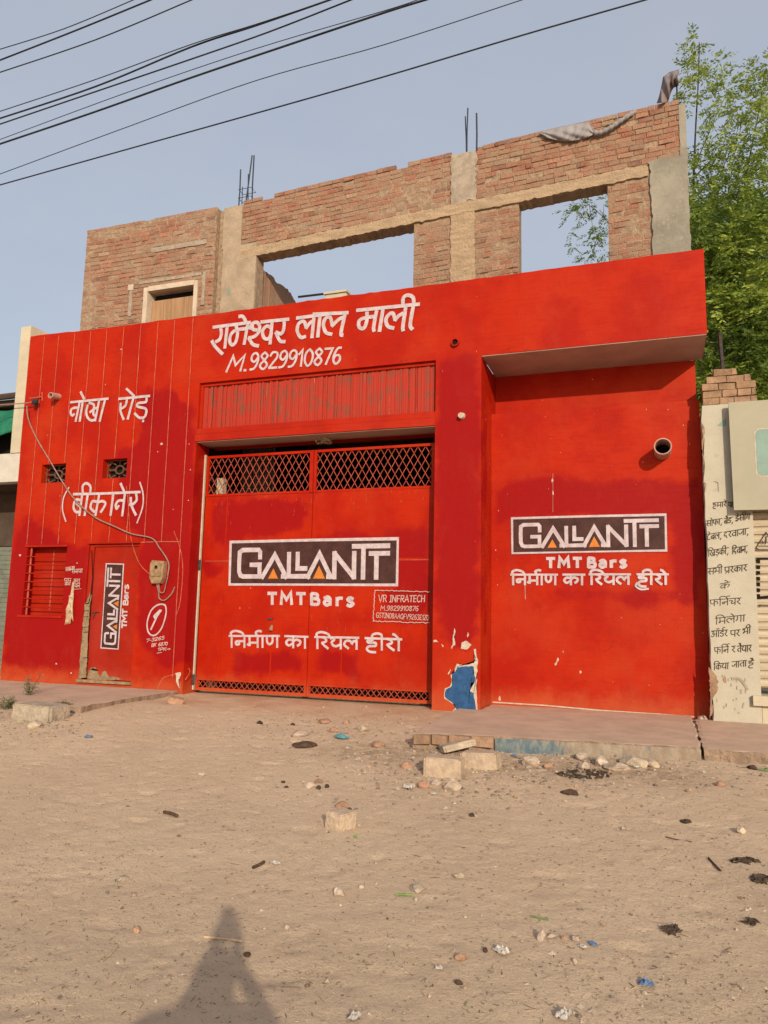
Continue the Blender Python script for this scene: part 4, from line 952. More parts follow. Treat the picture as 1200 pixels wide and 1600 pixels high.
mm = MB(); mm.box((gxm-.065, GY-.022, 3.102), (gxm-.006, GY-.0125, gz1-.02)); mm.build('meeting_stile', M['redmetal'], L1)
# seam between upper and lower sheets, latch, lock
sm_ = MB(); sm_.box((gx0+.05, GY-.0048, 2.035), (gx1-.05, GY-.0005, 2.047)); sm_.build('sheet_seam', M['dustyred'], Gt)
lk = MB(); c = atY(424, 967, GY); lk.box((c.x-.05, GY-.03, c.z-.012), (c.x+.035, GY-.001, c.z+.012)); lk.build('latch', M['rust'], L1)
lk = MB(); c = atY(425, 982, GY); lk.tube([c+Vector((0, -.005, .05)), c+Vector((0, -.03, .0)), c+Vector((0, -.03, -.03))], [.012, .03, .028], 10); lk.build('padlock', M['meter'], L1)
for z in (1.98, .16):
    hm = MB(); hm.tube([(gx0-.03, GY-.03, z-.08), (gx0-.03, GY-.03, z+.08)], .022, 8); hm.build('hinge', M['rust'], L1)
je = MB(); je.box((-6.995, GY-.02, 0), (-6.972, GY+.02, 3.8)); je.build('jamb_angle', M['frame'], Gt)
H1 = (350, 830, 4.138)
sign(GY, crop([(37,62),(1132,38),(1127,357),(30,352)], *H1), Gt, .0065)
P = Paint(GY, .007); latin(P, 'TMT', crop([(284,472)], *H1)[0], crop([(528,474)], *H1)[0], (0, -18), .050, .24); latin(P, 'Bars', crop([(558,474)], *H1)[0], crop([(845,486)], *H1)[0], (0, -18), .050, .24); P.build('product_lettering', M['white'], Gt)
H2 = (350, 970, 4.138)
P = Paint(GY, .007); slogan(P, H2, (('i n m R A nn', 34, 98, 362, 98), ('k A', 394, 99, 546, 104), ('i r y l', 588, 105, 874, 110), ('h I r A e', 914, 112, 1152, 120)), (0, 18), .036, .02); P.build('slogan_lettering', M['white'], Gt)
I1 = (570, 910, 10.)
P = Paint(GY, .007)
latin(P, 'VR', crop([(215,305)], *I1)[0], crop([(352,305)], *I1)[0], (0, -11), .014); latin(P, 'INFRATECH', crop([(385,308)], *I1)[0], crop([(945,306)], *I1)[0], (.8, -10.5), .014)
latin(P, 'M.9829910876', crop([(245,440)], *I1)[0], crop([(842,446)], *I1)[0], (1, -7.5), .011)
latin(P, 'GSTIN08AAQFV9263E1Z0', crop([(180,550)], *I1)[0], crop([(1010,592)], *I1)[0], (.6, -8), .010)
def squiggle(a, b, n, am): return [(a[0]+(b[0]-a[0])*k/n+U(-am, am), a[1]+(b[1]-a[1])*k/n+U(-am, am)) for k in range(n+1)]
for a, b, n in (((165,120),(1020,150),34), ((165,120),(140,605),22), ((140,605),(1020,635),34)): P.ribbon(crop(squiggle(a, b, n, 9), *I1), .012)
P.build('dealer_stamp', M['scrawl'], Gt)
P = Paint(GY, .005)
for (px, py, r) in ((373,920,1.6),(392,919,2),(390,950,1.8),(375,950,2.4),(383,942,.8)): P.patch([(px+r*U(.3, 1)*math.cos(a), py+r*U(.3, 1.)*math.sin(a)) for a in (0, 1, 2, 3, 4, 5)])
for k in range(60):
    x = U(330, 665); y = 776+abs(random.gauss(0, 16))-(x-330)*.04; P.ribbon([(x, y), (x+U(-.3, .3), y+U(1.5, 9)*rnd())], U(.0025, .0045))
for k in range(10):
    x = U(320, 640); y = U(950, 1000); P.ribbon([(x, y), (x, y+U(2, 9))], .003)
P.build('paint_scratches', M['groove'], Gt)
def clump(name, label, cat, c, size, n, r, mat, group=None, flat=.6):
    mb = MB()
    for k in range(n):
        d = Vector((U(-1, 1), U(-1, 1), U(-1, 1)*flat)); p = Vector(c)+Vector((d.x*size, d.y*size, d.z*size)); q = Vector((U(-1, 1), U(-1, 1), U(-.5, .5))).normalized()*size*U(.5, 1.1)
        mb.tube([p-q*.5, p+Vector((U(-1, 1), U(-1, 1), U(-1, 1)))*size*.12, p+q*.5], [r*.5, r, r*.4], 5)
    return tag(mb.build(name, M[mat]), label, cat, group)
c = atY(505, 691, GY+.02); clump('straw_nest', 'small clump of dry straw caught on the top rail of the red gate', 'nest', (c.x, c.y, c.z+.03), .11, 70, .006, 'straw', None, .4)

# ================================================================== SMALL THINGS ON THE RED WALL
mt = thing('electricity_meter', 'dusty beige electricity meter box fixed to the red wall right of the small door', 'meter', atY(250, 895, 0))
c = atY(250, 894, 0)
mb = MB(); mb.prism([(c.x-.125, c.z-.09), (c.x-.075, c.z-.185), (c.x+.075, c.z-.185), (c.x+.12, c.z-.11), (c.x+.135, c.z+.17), (c.x-.09, c.z+.185), (c.x-.125, c.z+.13)], -.10, -.004); mb.build('meter_case', M['meter'], mt)
mb = MB(); mb.box((c.x-.085, -.115, c.z-.07), (c.x+.085, -.1005, c.z+.13)); mb.build('meter_cover', M['meter'], mt)
mb = MB(); mb.box((c.x-.02, -.122, c.z+.05), (c.x+.03, -.1155, c.z+.10)); mb.build('display_window', M['void'], mt)
mb = MB(); mb.tube(smooth_pts([atY(245,912,-.05), atY(248,925,-.06), atY(249,935,-.05), atY(257,938,-.04), atY(268,928,-.03), atY(273,917,-.02)], 5), .010, 6); mb.tube(smooth_pts([atY(248,913,-.06), atY(250,925,-.06), atY(256,925,-.05), atY(259,914,-.06), atY(263,898,-.08)], 5), .009, 6); mb.build('meter_lead', M['greycable'], mt)
mb = MB(); mb.tube(smooth_pts([atY(x, y, Y) for x, y, Y in ((42,634,-.14),(43,648,-.13),(48,665,-.10),(60,690,-.07),(78,720,-.06),(97,752,-.06),(118,782,-.06),(148,808,-.05),(180,823,-.05),(205,834,-.04),(237,841,-.04),(249,856,-.05),(260,872,-.08),(264,884,-.09),(262,900,-.09))], 6), .0115, 7)
tag(mb.build('service_cable', M['greycable'], smooth=True), 'dusty grey cable drooping across the red wall from the insulator to the meter', 'cable')
mb = MB(); mb.tube([atY(-60, 637, -.12), atY(0, 632.5, -.12), atY(40, 630, -.12), atY(52, 628, -.12)], .010, 6); tag(mb.build('service_wire', M['greycable']), 'thin grey wire running off to the left from the insulator on the red wall', 'wire')
bt = thing('hanging_bundle', 'frayed tan bundle hanging on the red wall between the barred window and the door', 'bundle', atY(112, 955, 0))
c = atY(113, 945, 0); mb = MB()
for k in range(26):
    x = c.x+U(-.05, .05); mb.tube([(c.x+U(-.02, .03), -.02, c.z+.30+U(-.05, .1)), (c.x+U(-.03, .04), -.04, c.z+.12), (x, -.06+U(-.02, .02), c.z-.08), (x+U(-.07, .03), -.03, c.z-.34+U(0, .16))], [.006, .012, .022, .004], 5)
mb.build('fibres', M['straw'], bt)
mb = MB(); mb.tube([(c.x-.04, -.03, c.z+.14), (c.x+.05, -.06, c.z+.12)], .02, 6); mb.build('tie', M['frame'], bt)

# cloths on the brick wall
def drape(name, label, cat, fx, nu, nv, mat):
    mb = MB(); I = [[mb.vert(fx(u/nu, v/nv)) for v in range(nv+1)] for u in range(nu+1)]
    for u in range(nu):
        for v in range(nv): mb.face((I[u][v], I[u+1][v], I[u+1][v+1], I[u][v+1]))
    o = mb.build(name, M[mat], smooth=True); md = o.modifiers.new('thickness', 'SOLIDIFY'); md.thickness = .006
    return tag(o, label, cat)
lo = [(842,208),(856,216),(872,220),(890,221),(905,219),(920,214),(930,209)]; hi = [(842,207),(858,203),(875,199),(890,196),(905,193),(920,191),(930,206)]
def cf(u, v):
    t = u*6; k = min(5, int(t)); f = t-k
    a = Vector(hi[k]).lerp(Vector(hi[k+1]), f); b = Vector(lo[k]).lerp(Vector(lo[k+1]), f); p = a.lerp(b, v)
    s = math.sin(math.pi*min(1, u*1.05))
    fold = .022*math.sin(u*46+v*6+2*math.sin(v*3+u*5))*s+.014*math.sin(u*19-v*12)
    return atY(p[0], p[1], .955-.05*math.sin(math.pi*v)*s+fold*(.4+.6*v))+Vector((0, 0, .0))
drape('grey_cloth', 'crumpled grey cloth draped over the top edge of the unfinished brick wall', 'cloth', cf, 90, 16, 'cloth')
mb = MB(); mb.tube(smooth_pts([atY(929,208,.93), atY(940,207,.93), atY(955,199,.92), atY(968,190,.93), atY(985,179,.95), atY(992,175,1.02)], 6), [.055]+[.035+.01*math.sin(k*1.9) for k in range(28)]+[.02]*2, 8)
COL.objects['grey_cloth'].data.name; tl = mb.build('twisted_end', M['cloth'], COL.objects['grey_cloth'], True)
def hf(u, v):
    # a cloth thrown over the two starter bars: a hood that hangs down on the left
    if u < .45:
        t = u/.45; a = Vector((1026, 161)).lerp(Vector((1036, 119)), t); b = Vector((1043, 160)).lerp(Vector((1054, 136)), t)
    else:
        t = (u-.45)/.55; a = Vector((1036, 119)).lerp(Vector((1060, 107)), t); b = Vector((1054, 136)).lerp(Vector((1060, 133)), t)
    p = a.lerp(b, v); return atY(p[0]+1.2*math.sin(v*9+u*7), p[1]+.8*math.sin(u*15), 1.04-.20*math.sin(math.pi*v)*(.5+.5*u)+.04*math.sin(u*20+v*8))
drape('hood_cloth', 'faded grey cloth hooded over the bars at the far right corner of the brick wall', 'cloth', hf, 26, 14, 'hood')

# ================================================================== WHITE SHOP ON THE RIGHT
S = thing('white_shop', 'cream washed shop with brushed lettering on its pier and a rolling shutter', 'building', (2, .4, 0))
out = []
for k in range(42):
    z = -.06+k*4.16/41; out.append((.628+.012*noise.noise(Vector((z*6, 0, 0)))+.018*noise.noise(Vector((z*2, 5, 0))), z))
mb = MB(); mb.prism(out+[(1.19, 4.1), (1.19, -.06)], .40, 1.6); pier = mb.build('pier_wall', M['whitewall'], S)
P = Paint(.40, .003); P.patch(crop([(245,20),(320,100),(375,210),(360,280),(380,290),(345,380),(300,450),(285,500),(310,590),(290,660),(255,740),(262,400)], 1080, 1040, 8.89), .012); P.patch(crop([(455,140),(480,150),(490,240),(455,235),(440,170)], 1080, 1040, 8.89), .006)
P.patch([(1098,662),(1101,672),(1099,700),(1101,730),(1100,745),(1097,700)], .01); P.build('bare_brick_patch', M['stubbrick'], pier)
P = Paint(.40, .003); P.patch(crop([(250,770),(330,700),(335,770)], 1080, 540, 6.15), .006); P.build('teal_stain', M['teal'], pier)
mb = MB(); mb.box((1.195, .46, 2.72), (6, 1.6, 4.02)); mb.box((4.6, .42, -.06), (6, 1.6, 2.715)); mb.build('upper_wall', M['whitewall'], S)
mb = MB(); mb.box((1.195, .41, -.06), (4.595, 1.6, .20)); mb.box((1.09, .33, .205), (4.595, 1.2, .325), .003); mb.build('shutter_plinth', M['cream'], S)
mb = MB(); z = .42
while z < 2.70:
    pr = [(.535, z), (.515, z+.012), (.508, z+.048), (.515, z+.084), (.535, z+.094)]
    a = [mb.vert((1.195, y, q)) for y, q in pr]; b = [mb.vert((4.595, y, q)) for y, q in pr]
    for k in range(4): mb.face((a[k], b[k], b[k+1], a[k+1]))
    mb.box((1.195, .54, z-.004), (4.595, .56, z+.098)); z += .102
shu = mb.build('rolling_shutter', M['shutter'], S)
P = Paint(.500, .002)
for y0 in range(874, 934, 9): P.patch([(1181.5, y0), (1187.5, y0+.4), (1187.9, y0+6), (1181.9, y0+5.6)])
P.ribbon([(1182,873),(1215,873)], .02); P.ribbon([(1184,934),(1215,931)], .03); P.ribbon([(1185,945),(1215,946)], .008); P.build('black_window_marks', M['void'], shu)
P = Paint(.500, .002); P.ribbon([(1181,856),(1197,832),(1213,856),(1209,859),(1186,859),(1181,856)], .012); P.ribbon([(1185,853),(1210,853)], .008); P.ribbon([(1197,838),(1197,846)], .012); P.ribbon([(1191,845),(1191,850)], .012); P.ribbon([(1196,845),(1196,850)], .012); P.ribbon([(1187,945.5),(1187,949)], .008)
P.build('triangle_emblem', M['blackink'], shu)
iw_ = .0085
J1, J2 = (1080, 770, 10.), (1080, 910, 10.)
def line_(words, c, hgt):
    P = Paint(.40, .004)
    for gl, x0, y0, x1, y1 in words: a, b = crop([(x0, y0), (x1, y1)], *c); deva(P, gl, a, b, (-.3, hgt), iw_)
    P.build('lettering_line', M['blackink'], pier)
line_((('h m A r e', 335, 160, 560, 135), ('y A', 575, 150, 648, 145)), J1, 7.6)
line_((('s A e ph A ,', 235, 440, 490, 400), ('b ai d2 ,', 515, 405, 660, 375), ('d2 ra e s I g', 690, 360, 920, 325)), J1, 8.8)
line_((('t2 e b l ,', 250, 650, 480, 615), ('d r v A j A ,', 510, 615, 905, 550)), J1, 9.5)
line_((('i kh d2 nk k I ,', 262, 905, 590, 855), ('i d v A n ,', 640, 865, 885, 825)), J1, 9.5)
line_((('s bh I .', 262, 1185, 490, 1155), ('p ra r k A r', 520, 1165, 880, 1118)), J1, 9.8)
line_((('k e', 450, 1425, 610, 1390),), J1, 9)
line_((('ph i n R c r', 290, 275, 785, 240),), J2, 10)
line_((('i m l e g A', 375, 560, 850, 505),), J2, 10)
line_((('a A O d2 R r', 315, 760, 575, 740), ('p r', 610, 755, 770, 735), ('bh I', 808, 725, 935, 690)), J2, 10)
line_((('ph i n R', 360, 1020, 590, 1000), ('r', 630, 1000, 700, 990), ('t ai y A r', 720, 995, 950, 975)), J2, 10)
line_((('i k y A', 350, 1275, 590, 1255), ('j A t A', 635, 1240, 870, 1215), ('h ai', 890, 1230, 985, 1215)), J2, 9.5)
P = Paint(.40, .0035)
for k in range(20):
    x = U(1116, 1166); y = U(1050, 1118); P.ribbon([(x, y), (x+U(-.4, .4), y+U(1.5, 7))], .012)
P.ribbon([(1144,1061),(1152,1060),(1160,1065),(1168,1077)], .03, 4); P.ribbon([(1116,752),(1122,754),(1123,768)], .008); P.ribbon([(1099,753),(1103,756),(1102,768)], .012); P.build('scuffs', M['cement'], pier)
# courses of bare brick left standing on the pier
mb = MB()
rows = [(.645, 1.315, 4.105), (.645, 1.30, 4.205), (.64, 1.30, 4.302), (.70, 1.245, 4.40), (.79, 1.08, 4.495)]
for k, (x0, x1, z) in enumerate(rows):
    x = x0
    while x < x1-.05:
        l = min(U(.17, .25), x1-x)
        t = U(.8, 1.15); mb.col = (t, t*U(.95, 1.03), t*U(.92, 1.02), 1); mb.box((x+.004, .41+U(-.012, .012), z+.003), (x+l-.006, .66, z+.09), .006); x += l
mb.col = (.8, .78, .75, 1); mb.box((.66, .43, 4.1), (1.28, .65, 4.39)); mb.build('brick_stub', M['stubbrick'], S)
mb = MB(); a = atY(1130, 585, .8); b = atY(1124, 520, .8); mb.box((a.x-.02, .8, 3.9), (a.x+.03, .84, a.z)); m2 = MB(); m2.tube([a+Vector((0, 0, -.4)), a, b], .026, 6); tag(m2.build('rusty_post', M['rust']), 'rusty steel post leaning behind the loose bricks on the shop pier', 'post')
bd = thing('signboard', 'cream signboard with a rounded teal panel fixed above the shop shutter', 'signboard', (2, .3, 3.3))
mb = MB(); mb.prism([(.947, 4.082), (.958, 2.655), (3.3, 2.64), (3.3, 4.09)], .27, .31); mb.build('board_face', M['board'], bd)
mb = MB(); mb.box((.96, .315, 2.7), (1.0, .40, 4.0)); mb.box((3.2, .315, 2.7), (3.24, .455, 4.0)); mb.build('board_batten', M['rust'], bd)
def rrect(x0, x1, z0, z1, r): return [(cx+r*math.cos(a), cz+r*math.sin(a)) for cx, cz, a0 in ((x1-r, z1-r, 0), (x0+r, z1-r, 90), (x0+r, z0+r, 180), (x1-r, z0+r, 270)) for a in [math.radians(a0+15*k) for k in range(7)]]
c = atY(1179.5, 671, .27); c2 = atY(1183, 744, .27)
P = Paint(.27, .0025); P.patch_w(rrect(c.x-.012, 3.05, c2.z-.012, c.z+.012, .07)); P.build('panel_border', M['pale'], bd)
P = Paint(.27, .0045); P.patch_w(rrect(c.x+.004, 3.03, c2.z+.004, c.z-.004, .06)); P.build('teal_panel', M['teal'], bd)
# ================================================================== SHOP ON THE LEFT
Q = thing('corner_shop', 'shaded shop with a white parapet band left of the red building', 'building', (-13, .5, 0))
mb = MB(); mb.box((-18, .02, 3.47), (-10.685, .22, 3.985), .004); mb.build('parapet_band', m_simple('white_parapet_paint', (.50, .47, .41), .08, 4, .85), Q)
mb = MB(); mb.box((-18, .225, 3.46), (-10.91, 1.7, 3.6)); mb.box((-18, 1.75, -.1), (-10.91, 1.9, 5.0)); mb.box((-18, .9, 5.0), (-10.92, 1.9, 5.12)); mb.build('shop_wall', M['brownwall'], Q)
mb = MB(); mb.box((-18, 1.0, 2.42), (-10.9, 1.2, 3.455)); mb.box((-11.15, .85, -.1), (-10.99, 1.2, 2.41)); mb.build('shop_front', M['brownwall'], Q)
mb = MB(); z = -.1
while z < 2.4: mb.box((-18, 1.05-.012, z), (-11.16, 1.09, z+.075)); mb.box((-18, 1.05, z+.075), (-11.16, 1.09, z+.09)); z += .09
mb.build('shop_shutter', m_simple('shaded_grey_green_shutter', (.15, .165, .13), .2, 6, .6), Q)  # grey-green slats; the shade of the shopfront is put into the darker colour
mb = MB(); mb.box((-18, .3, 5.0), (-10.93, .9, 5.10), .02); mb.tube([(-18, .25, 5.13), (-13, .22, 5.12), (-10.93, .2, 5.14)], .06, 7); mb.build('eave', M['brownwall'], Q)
mb = MB(); mb.box((-18, .6, 3.6), (-10.95, .65, 5.0)); mb.build('dark_opening', M['void'], Q)  # black sheet standing in for the unlit interior behind the tarpaulin
def gf(u, v):
    x = -14+u*3.03; return Vector((x, .32+.06*math.sin(u*17+v*3)-.10*v, 4.96-.04*math.sin(u*9)-v*(.55+.1*math.sin(u*11))-.04*(1-u)))
drape('green_tarpaulin', 'sagging green tarpaulin hung under the eave at the left edge', 'tarpaulin', gf, 40, 10, 'greencloth')

# ================================================================== OVERHEAD WIRES
WL = [('thin black overhead wire, uppermost at the top left corner', 2.2, .011, [(0,77),(100,45),(208,0)]),
      ('thick black overhead wire just below the uppermost thin one', 2.4, .019, [(0,94),(120,47),(235,0)]),
      ('medium black overhead wire, third from the top at the left edge', 2.6, .014, [(0,113),(150,62),(299,0)]),
      ('thin overhead wire running into the thick wire beneath it near the top', 2.8, .011, [(0,174),(150,124),(300,69),(400,38),(512,1)]),
      ('thickest black overhead cable, with the thin wire joining it from above', 2.85, .020, [(0,185),(150,135),(300,73),(400,40),(515,0)]),
      ('black overhead wire close under the thickest cable', 3.0, .017, [(0,194),(150,143),(300,92),(420,50),(548,0)]),
      ('hair thin overhead wire just above a heavy black cable', 3.2, .009, [(0,218),(200,144),(400,76),(600,17),(652,0)]),
      ('heavy black overhead cable with pale joints, lowest of the thick ones', 3.3, .023, [(0,225),(145,176),(300,121),(460,67),(600,20),(664,0)]),
      ('hair thin overhead wire alone between the cables and the lowest wire', 3.6, .010, [(0,272),(200,198),(400,126),(600,70),(815,0)]),
      ('lowest overhead wire, crossing the sky just above the brick wall', 4.0, .017, [(0,289),(200,233),(400,177),(600,120),(820,54),(1008,0)])]
for lab, Y, r, pts in WL:
    W = smooth_pts([atY(px, py, Y) for px, py in pts], 6)
    a = (W[0]-W[1]).normalized(); b = (W[-1]-W[-2]).normalized()
    W = [W[0]+a*9+Vector((0, 0, .35))]+[W[0]+a*4+Vector((0, 0, .06))]+W+[W[-1]+b*4+Vector((0, 0, .1)), W[-1]+b*12+Vector((0, 0, .9))]
    tag(new := MB(), None) if False else None
    mb = MB(); mb.tube(W, r, 7); tag(mb.build('overhead_wire', M['cable'], smooth=True), lab, 'wire', 'wires crossing the sky')

# ================================================================== TREES BEHIND THE WALL
def spray(mb, p, d, L, n, sz, tint):
    """a feathery neem leaf: leaflets in pairs along a drooping stalk"""
    d = d.normalized(); side = d.cross(Vector((U(-.3, .3), U(-.3, .3), 1)))
    if side.length < .1: side = Vector((1, 0, 0))
    side.normalize(); mb.col = (tint, tint, tint, 1)
    for k in range(n):
        t = (k+1)/n; q = p+d*L*t+Vector((0, 0, -.28*L*t*t))
        for s in ((-1, 1) if k < n-1 else (0,)):
            v = (side*s*.9+d*.55+Vector((U(-.25, .25), U(-.25, .25), U(-.45, .05)))).normalized() if s else d
            l = sz*U(.8, 1.2)*(1-.3*abs(t-.5)); wv = v.cross(Vector((U(-.6, .6), U(-1, 1), U(.2, 1))))
            if wv.length < .05: continue
            wv.normalize(); wv *= l*.17
            mb.face([mb.vert(q), mb.vert(q+v*l*.45+wv), mb.vert(q+v*l), mb.vert(q+v*l*.5-wv)])
def cluster(mb, c, R, n, sz=.075, L=.30, tone=(0, 1), stems=None):
    for k in range(n):
        while True:
            v = Vector((U(-1, 1), U(-1, 1), U(-1, 1)))
            if v.length < 1: break
        p = c+v*R; d = Vector((v.x+U(-.6, .6), v.y+U(-.6, .6), v.z*.6+U(-.5, .3)))
        spray(mb, p, d, L*U(.7, 1.15), random.choice((5, 6, 7)), sz, min(1, max(0, U(*tone))))
def px_m(Y, px): d = ray(px, 400); return (Y-CAM[1])/d[1]/FPX*1.0
T = thing('neem_tree', 'tall feathery green tree whose crown rises behind the right end of the brick wall', 'tree', (3.2, 5.2, -.05))
cr = MB(); cr.keep = True; YT = 5.0
def at5(x, y, dy=0): return atY(x, y, YT+dy)
rs = random.Random(3)
sparse = [(1088,66,13,9),(1082,84,10,5),(1070,112,13,8),(1092,106,13,9),(1118,103,13,8),(1108,126,12,8),(1078,140,12,7),(1072,160,10,5),(1145,135,20,14),(1160,168,20,15),(1178,125,18,12),(1196,100,13,9),(1186,190,24,34),(1202,150,24,30),(1090,210,10,4),(1130,175,16,9),(1122,150,14,8),
          (1092,262,18,22),(1105,228,16,14),(1082,300,14,22),(1075,335,12,16),(1115,275,22,17),(1160,245,28,40),(1192,240,30,50),(1135,225,20,18),(1100,325,22,22),(1140,310,26,26),(1182,300,30,60),(1150,290,26,40),(1128,345,24,26),(1165,345,26,34),(1198,345,30,36)]
for x, y, r, n in sparse: cluster(cr, at5(x, y, U(-.5, .6)), r*px_m(YT, x)*1.05, int(n*1.9), .10, .27, (.2, 1.0))
for x, y, r, n in ((884,322,9,5),(893,338,9,6),(905,322,10,6),(888,365,8,4),(893,385,8,4),(917,318,9,6),(934,318,14,12),(925,352,10,10),(926,372,11,22),(929,390,8,10),(943,332,12,8),(946,392,9,7),(914,400,6,4)):
    cluster(cr, at5(x, y, .6), r*px_m(YT, x), n, .085, .24, (.0, .45))
for yy in range(330, 660, 25):
    for xx in range(1078, 1262, 27):
        for dy in (-.9, .9):
            if rs.random() < (.06 if yy > 430 else .30): continue
            bright = .85 if rs.random() < .42 else .18
            cluster(cr, at5(xx+U(-10, 10), yy+U(-10, 10), dy+U(-.5, .5)), U(20, 30)*px_m(YT, xx), 42 if dy < 0 else 26, .115, .29, (bright-.2, bright+.2))
for k in range(70):         # the rest of the crown, beyond the right edge of the picture
    a = U(0, 6.28); r = U(.3, 1)**.5*2.4
    c = Vector((4.4+r*math.cos(a), 5.2+r*.8*math.sin(a), U(3.2, 8.8)-.15*r*r)); cluster(cr, c, .55, 30, .085, .28, (.1, 1))
crown = cr.build('crown', M['leaf'], T)
tb = MB()
tb.tube(smooth_pts([(3.3, 5.3, -.1), (3.22, 5.25, 1.6), (3.3, 5.2, 3.0), (3.0, 5.15, 4.6)], 4), [.26-.008*k for k in range(13)], 10)
for pts, r in (([(1105,640),(1086,520),(1081,400),(1080,300),(1083,210),(1087,120),(1088,66)], .055), ([(1083,255),(1105,205),(1122,180),(1140,140)], .022), ([(1085,275),(1120,240),(1150,215),(1160,170)], .022), ([(1150,640),(1150,520),(1155,420),(1160,330),(1172,240),(1186,170),(1196,110)], .05),
               ([(1086,410),(1110,385),(1140,355),(1160,320)], .028), ([(1084,345),(1110,310),(1130,270),(1150,200),(1140,150)], .02), ([(1150,470),(1175,420),(1195,390),(1215,370)], .03), ([(1155,400),(1130,340),(1100,290)], .018),
               ([(1088,560),(1060,480),(1010,420),(965,365),(945,340),(905,309)], .032), ([(945,340),(938,318)], .012), ([(925,322),(922,350),(926,372)], .011), ([(918,316),(896,318),(884,322)], .008), ([(905,309),(912,330),(895,370)], .007), ([(914,420),(915,402)], .008), ([(1120,640),(1128,560),(1110,540)], .03)):
    P_ = smooth_pts([at5(x+U(-5, 5), y, .3) for x, y in pts], 5); tb.tube(P_, [r*.62*(1-.75*k/(len(P_)-1)) for k in range(len(P_))], 7)
tb.tube([(3.25, 5.2, 2.8), (4.0, 5.3, 4.6), (4.8, 5.3, 6.8)], [.16, .10, .04], 8)
tb.build('trunk', M['bark'], T, True)
T2 = thing('bushy_tree', 'dark dense tree filling the gap behind the shop pier and its loose bricks', 'tree', (3.6, 8.5, -.05))
cr = MB(); cr.keep = True
for yy in range(430, 660, 34):
    for xx in range(1080, 1250, 32):
        cluster(cr, atY(xx+U(-12, 12), yy+U(-12, 12), 8.3+U(-.6, .6)), .50, 34, .11, .34, (.0, .5))
for k in range(40): cluster(cr, Vector((U(3, 7), U(7.4, 9.6), U(2, 6.0))), .6, 26, .11, .34, (0, .6))
cr.build('crown', M['leaf'], T2)
tb = MB(); tb.tube(smooth_pts([(3.6, 8.5, -.1), (3.7, 8.5, 1.5), (3.5, 8.5, 3.2), (3.8, 8.4, 5)], 4), [.2-.011*k for k in range(13)], 9); tb.tube([(3.55, 8.5, 2.4), (4.6, 8.5, 4.2), (5.2, 8.4, 5.2)], [.1, .06, .02], 7); tb.build('trunk', M['bark'], T2, True)

# ================================================================== THINGS LYING ON THE GROUND
ICO = bmesh.new(); bmesh.ops.create_icosphere(ICO, subdivisions=3, radius=1); ICO.verts.ensure_lookup_table(); ICO.verts.index_update()
IV = [v.co.copy() for v in ICO.verts]; IF = [[v.index for v in f.verts] for f in ICO.faces]; ICO.free()
def stone_mesh(mb, c, sx, sy, sz, seed, ang=.5):
    o = Vector((seed*3.1, seed*1.7, seed)); rot = Matrix.Rotation(seed*2.3, 3, 'Z')
    planes = [Vector((math.sin(seed*7+k*2.4), math.cos(seed*5+k*1.9), math.sin(seed*3+k*2.9))).normalized() for k in range(9)]
    ids = []
    for v in IV:
        q = v.copy()
        for n_ in planes:
            dd = q.dot(n_)
            if dd > .72: q -= n_*(dd-.72)*.9
        q *= 1+.16*noise.noise(v*1.7+o)+.07*noise.noise(v*5+o)
        q = rot @ Vector((q.x*sx, q.y*sy, q.z*sz)); ids.append(mb.vert(Vector(c)+q))
    for f in IF: mb.face([ids[i] for i in f])
def put(px, py, wpx, hr=.55):
    """centre of a thing that shows wpx wide at (px,py) and stands on the ground"""
    p = atG(px, py+wpx*hr*.45); d = ((p-Vector(CAM)).dot(Vector(AF)))/FPX; return Vector((p.x, p.y, ground_z(p.x, p.y))), wpx*d
def stone(px, py, wpx, hr, mat, label, name='stone', cat='stone', tint=1.0, group=None):
    p, w_ = put(px, py, wpx, hr); mb = MB(); mb.col = (tint, tint*U(.97, 1.02), tint*U(.95, 1.03), 1); h = w_*hr
    stone_mesh(mb, (p.x, p.y+w_*.2, p.z+h*.20), w_*.52, w_*.40, h*.58, U(0, 30)); tag(mb.build(name, M[mat]), label, cat, group)
def block(px, py, wpx, hgt, dep, rot, tilt, mat, label, name='concrete_block', cat='block', z=0, tint=1.0):
    p, w_ = put(px, py, wpx, .5); n = 5; mb = MB(); mb.col = (tint, tint, tint, 1)
    bm = bmesh.new(); bmesh.ops.create_cube(bm, size=1); bmesh.ops.bevel(bm, geom=bm.edges[:], offset=.06, segments=2, affect='EDGES'); bmesh.ops.subdivide_edges(bm, edges=bm.edges[:], cuts=2, use_grid_fill=True)
    Rm = Matrix.Rotation(rot, 3, 'Z') @ Matrix.Rotation(tilt, 3, 'Y') @ Matrix.Rotation(tilt*.5, 3, 'X'); s = U(0, 40)
    bm.verts.ensure_lookup_table(); bm.verts.index_update(); ids = []
    for v in bm.verts:
        q = v.co.copy(); q *= 1+.05*noise.noise(q*3+Vector((s, 0, 0)))-.10*max(0, noise.noise(q*2.2+Vector((0, s, 0)))-.15)
        q = Rm @ Vector((q.x*w_, q.y*dep, q.z*hgt)); ids.append(mb.vert((p.x+q.x, p.y+q.y+dep*.4, p.z+hgt*.42+q.z+z)))
    for f in bm.faces: mb.face([ids[v.index] for v in f.verts])
    bm.free(); tag(mb.build(name, M[mat]), label, cat)
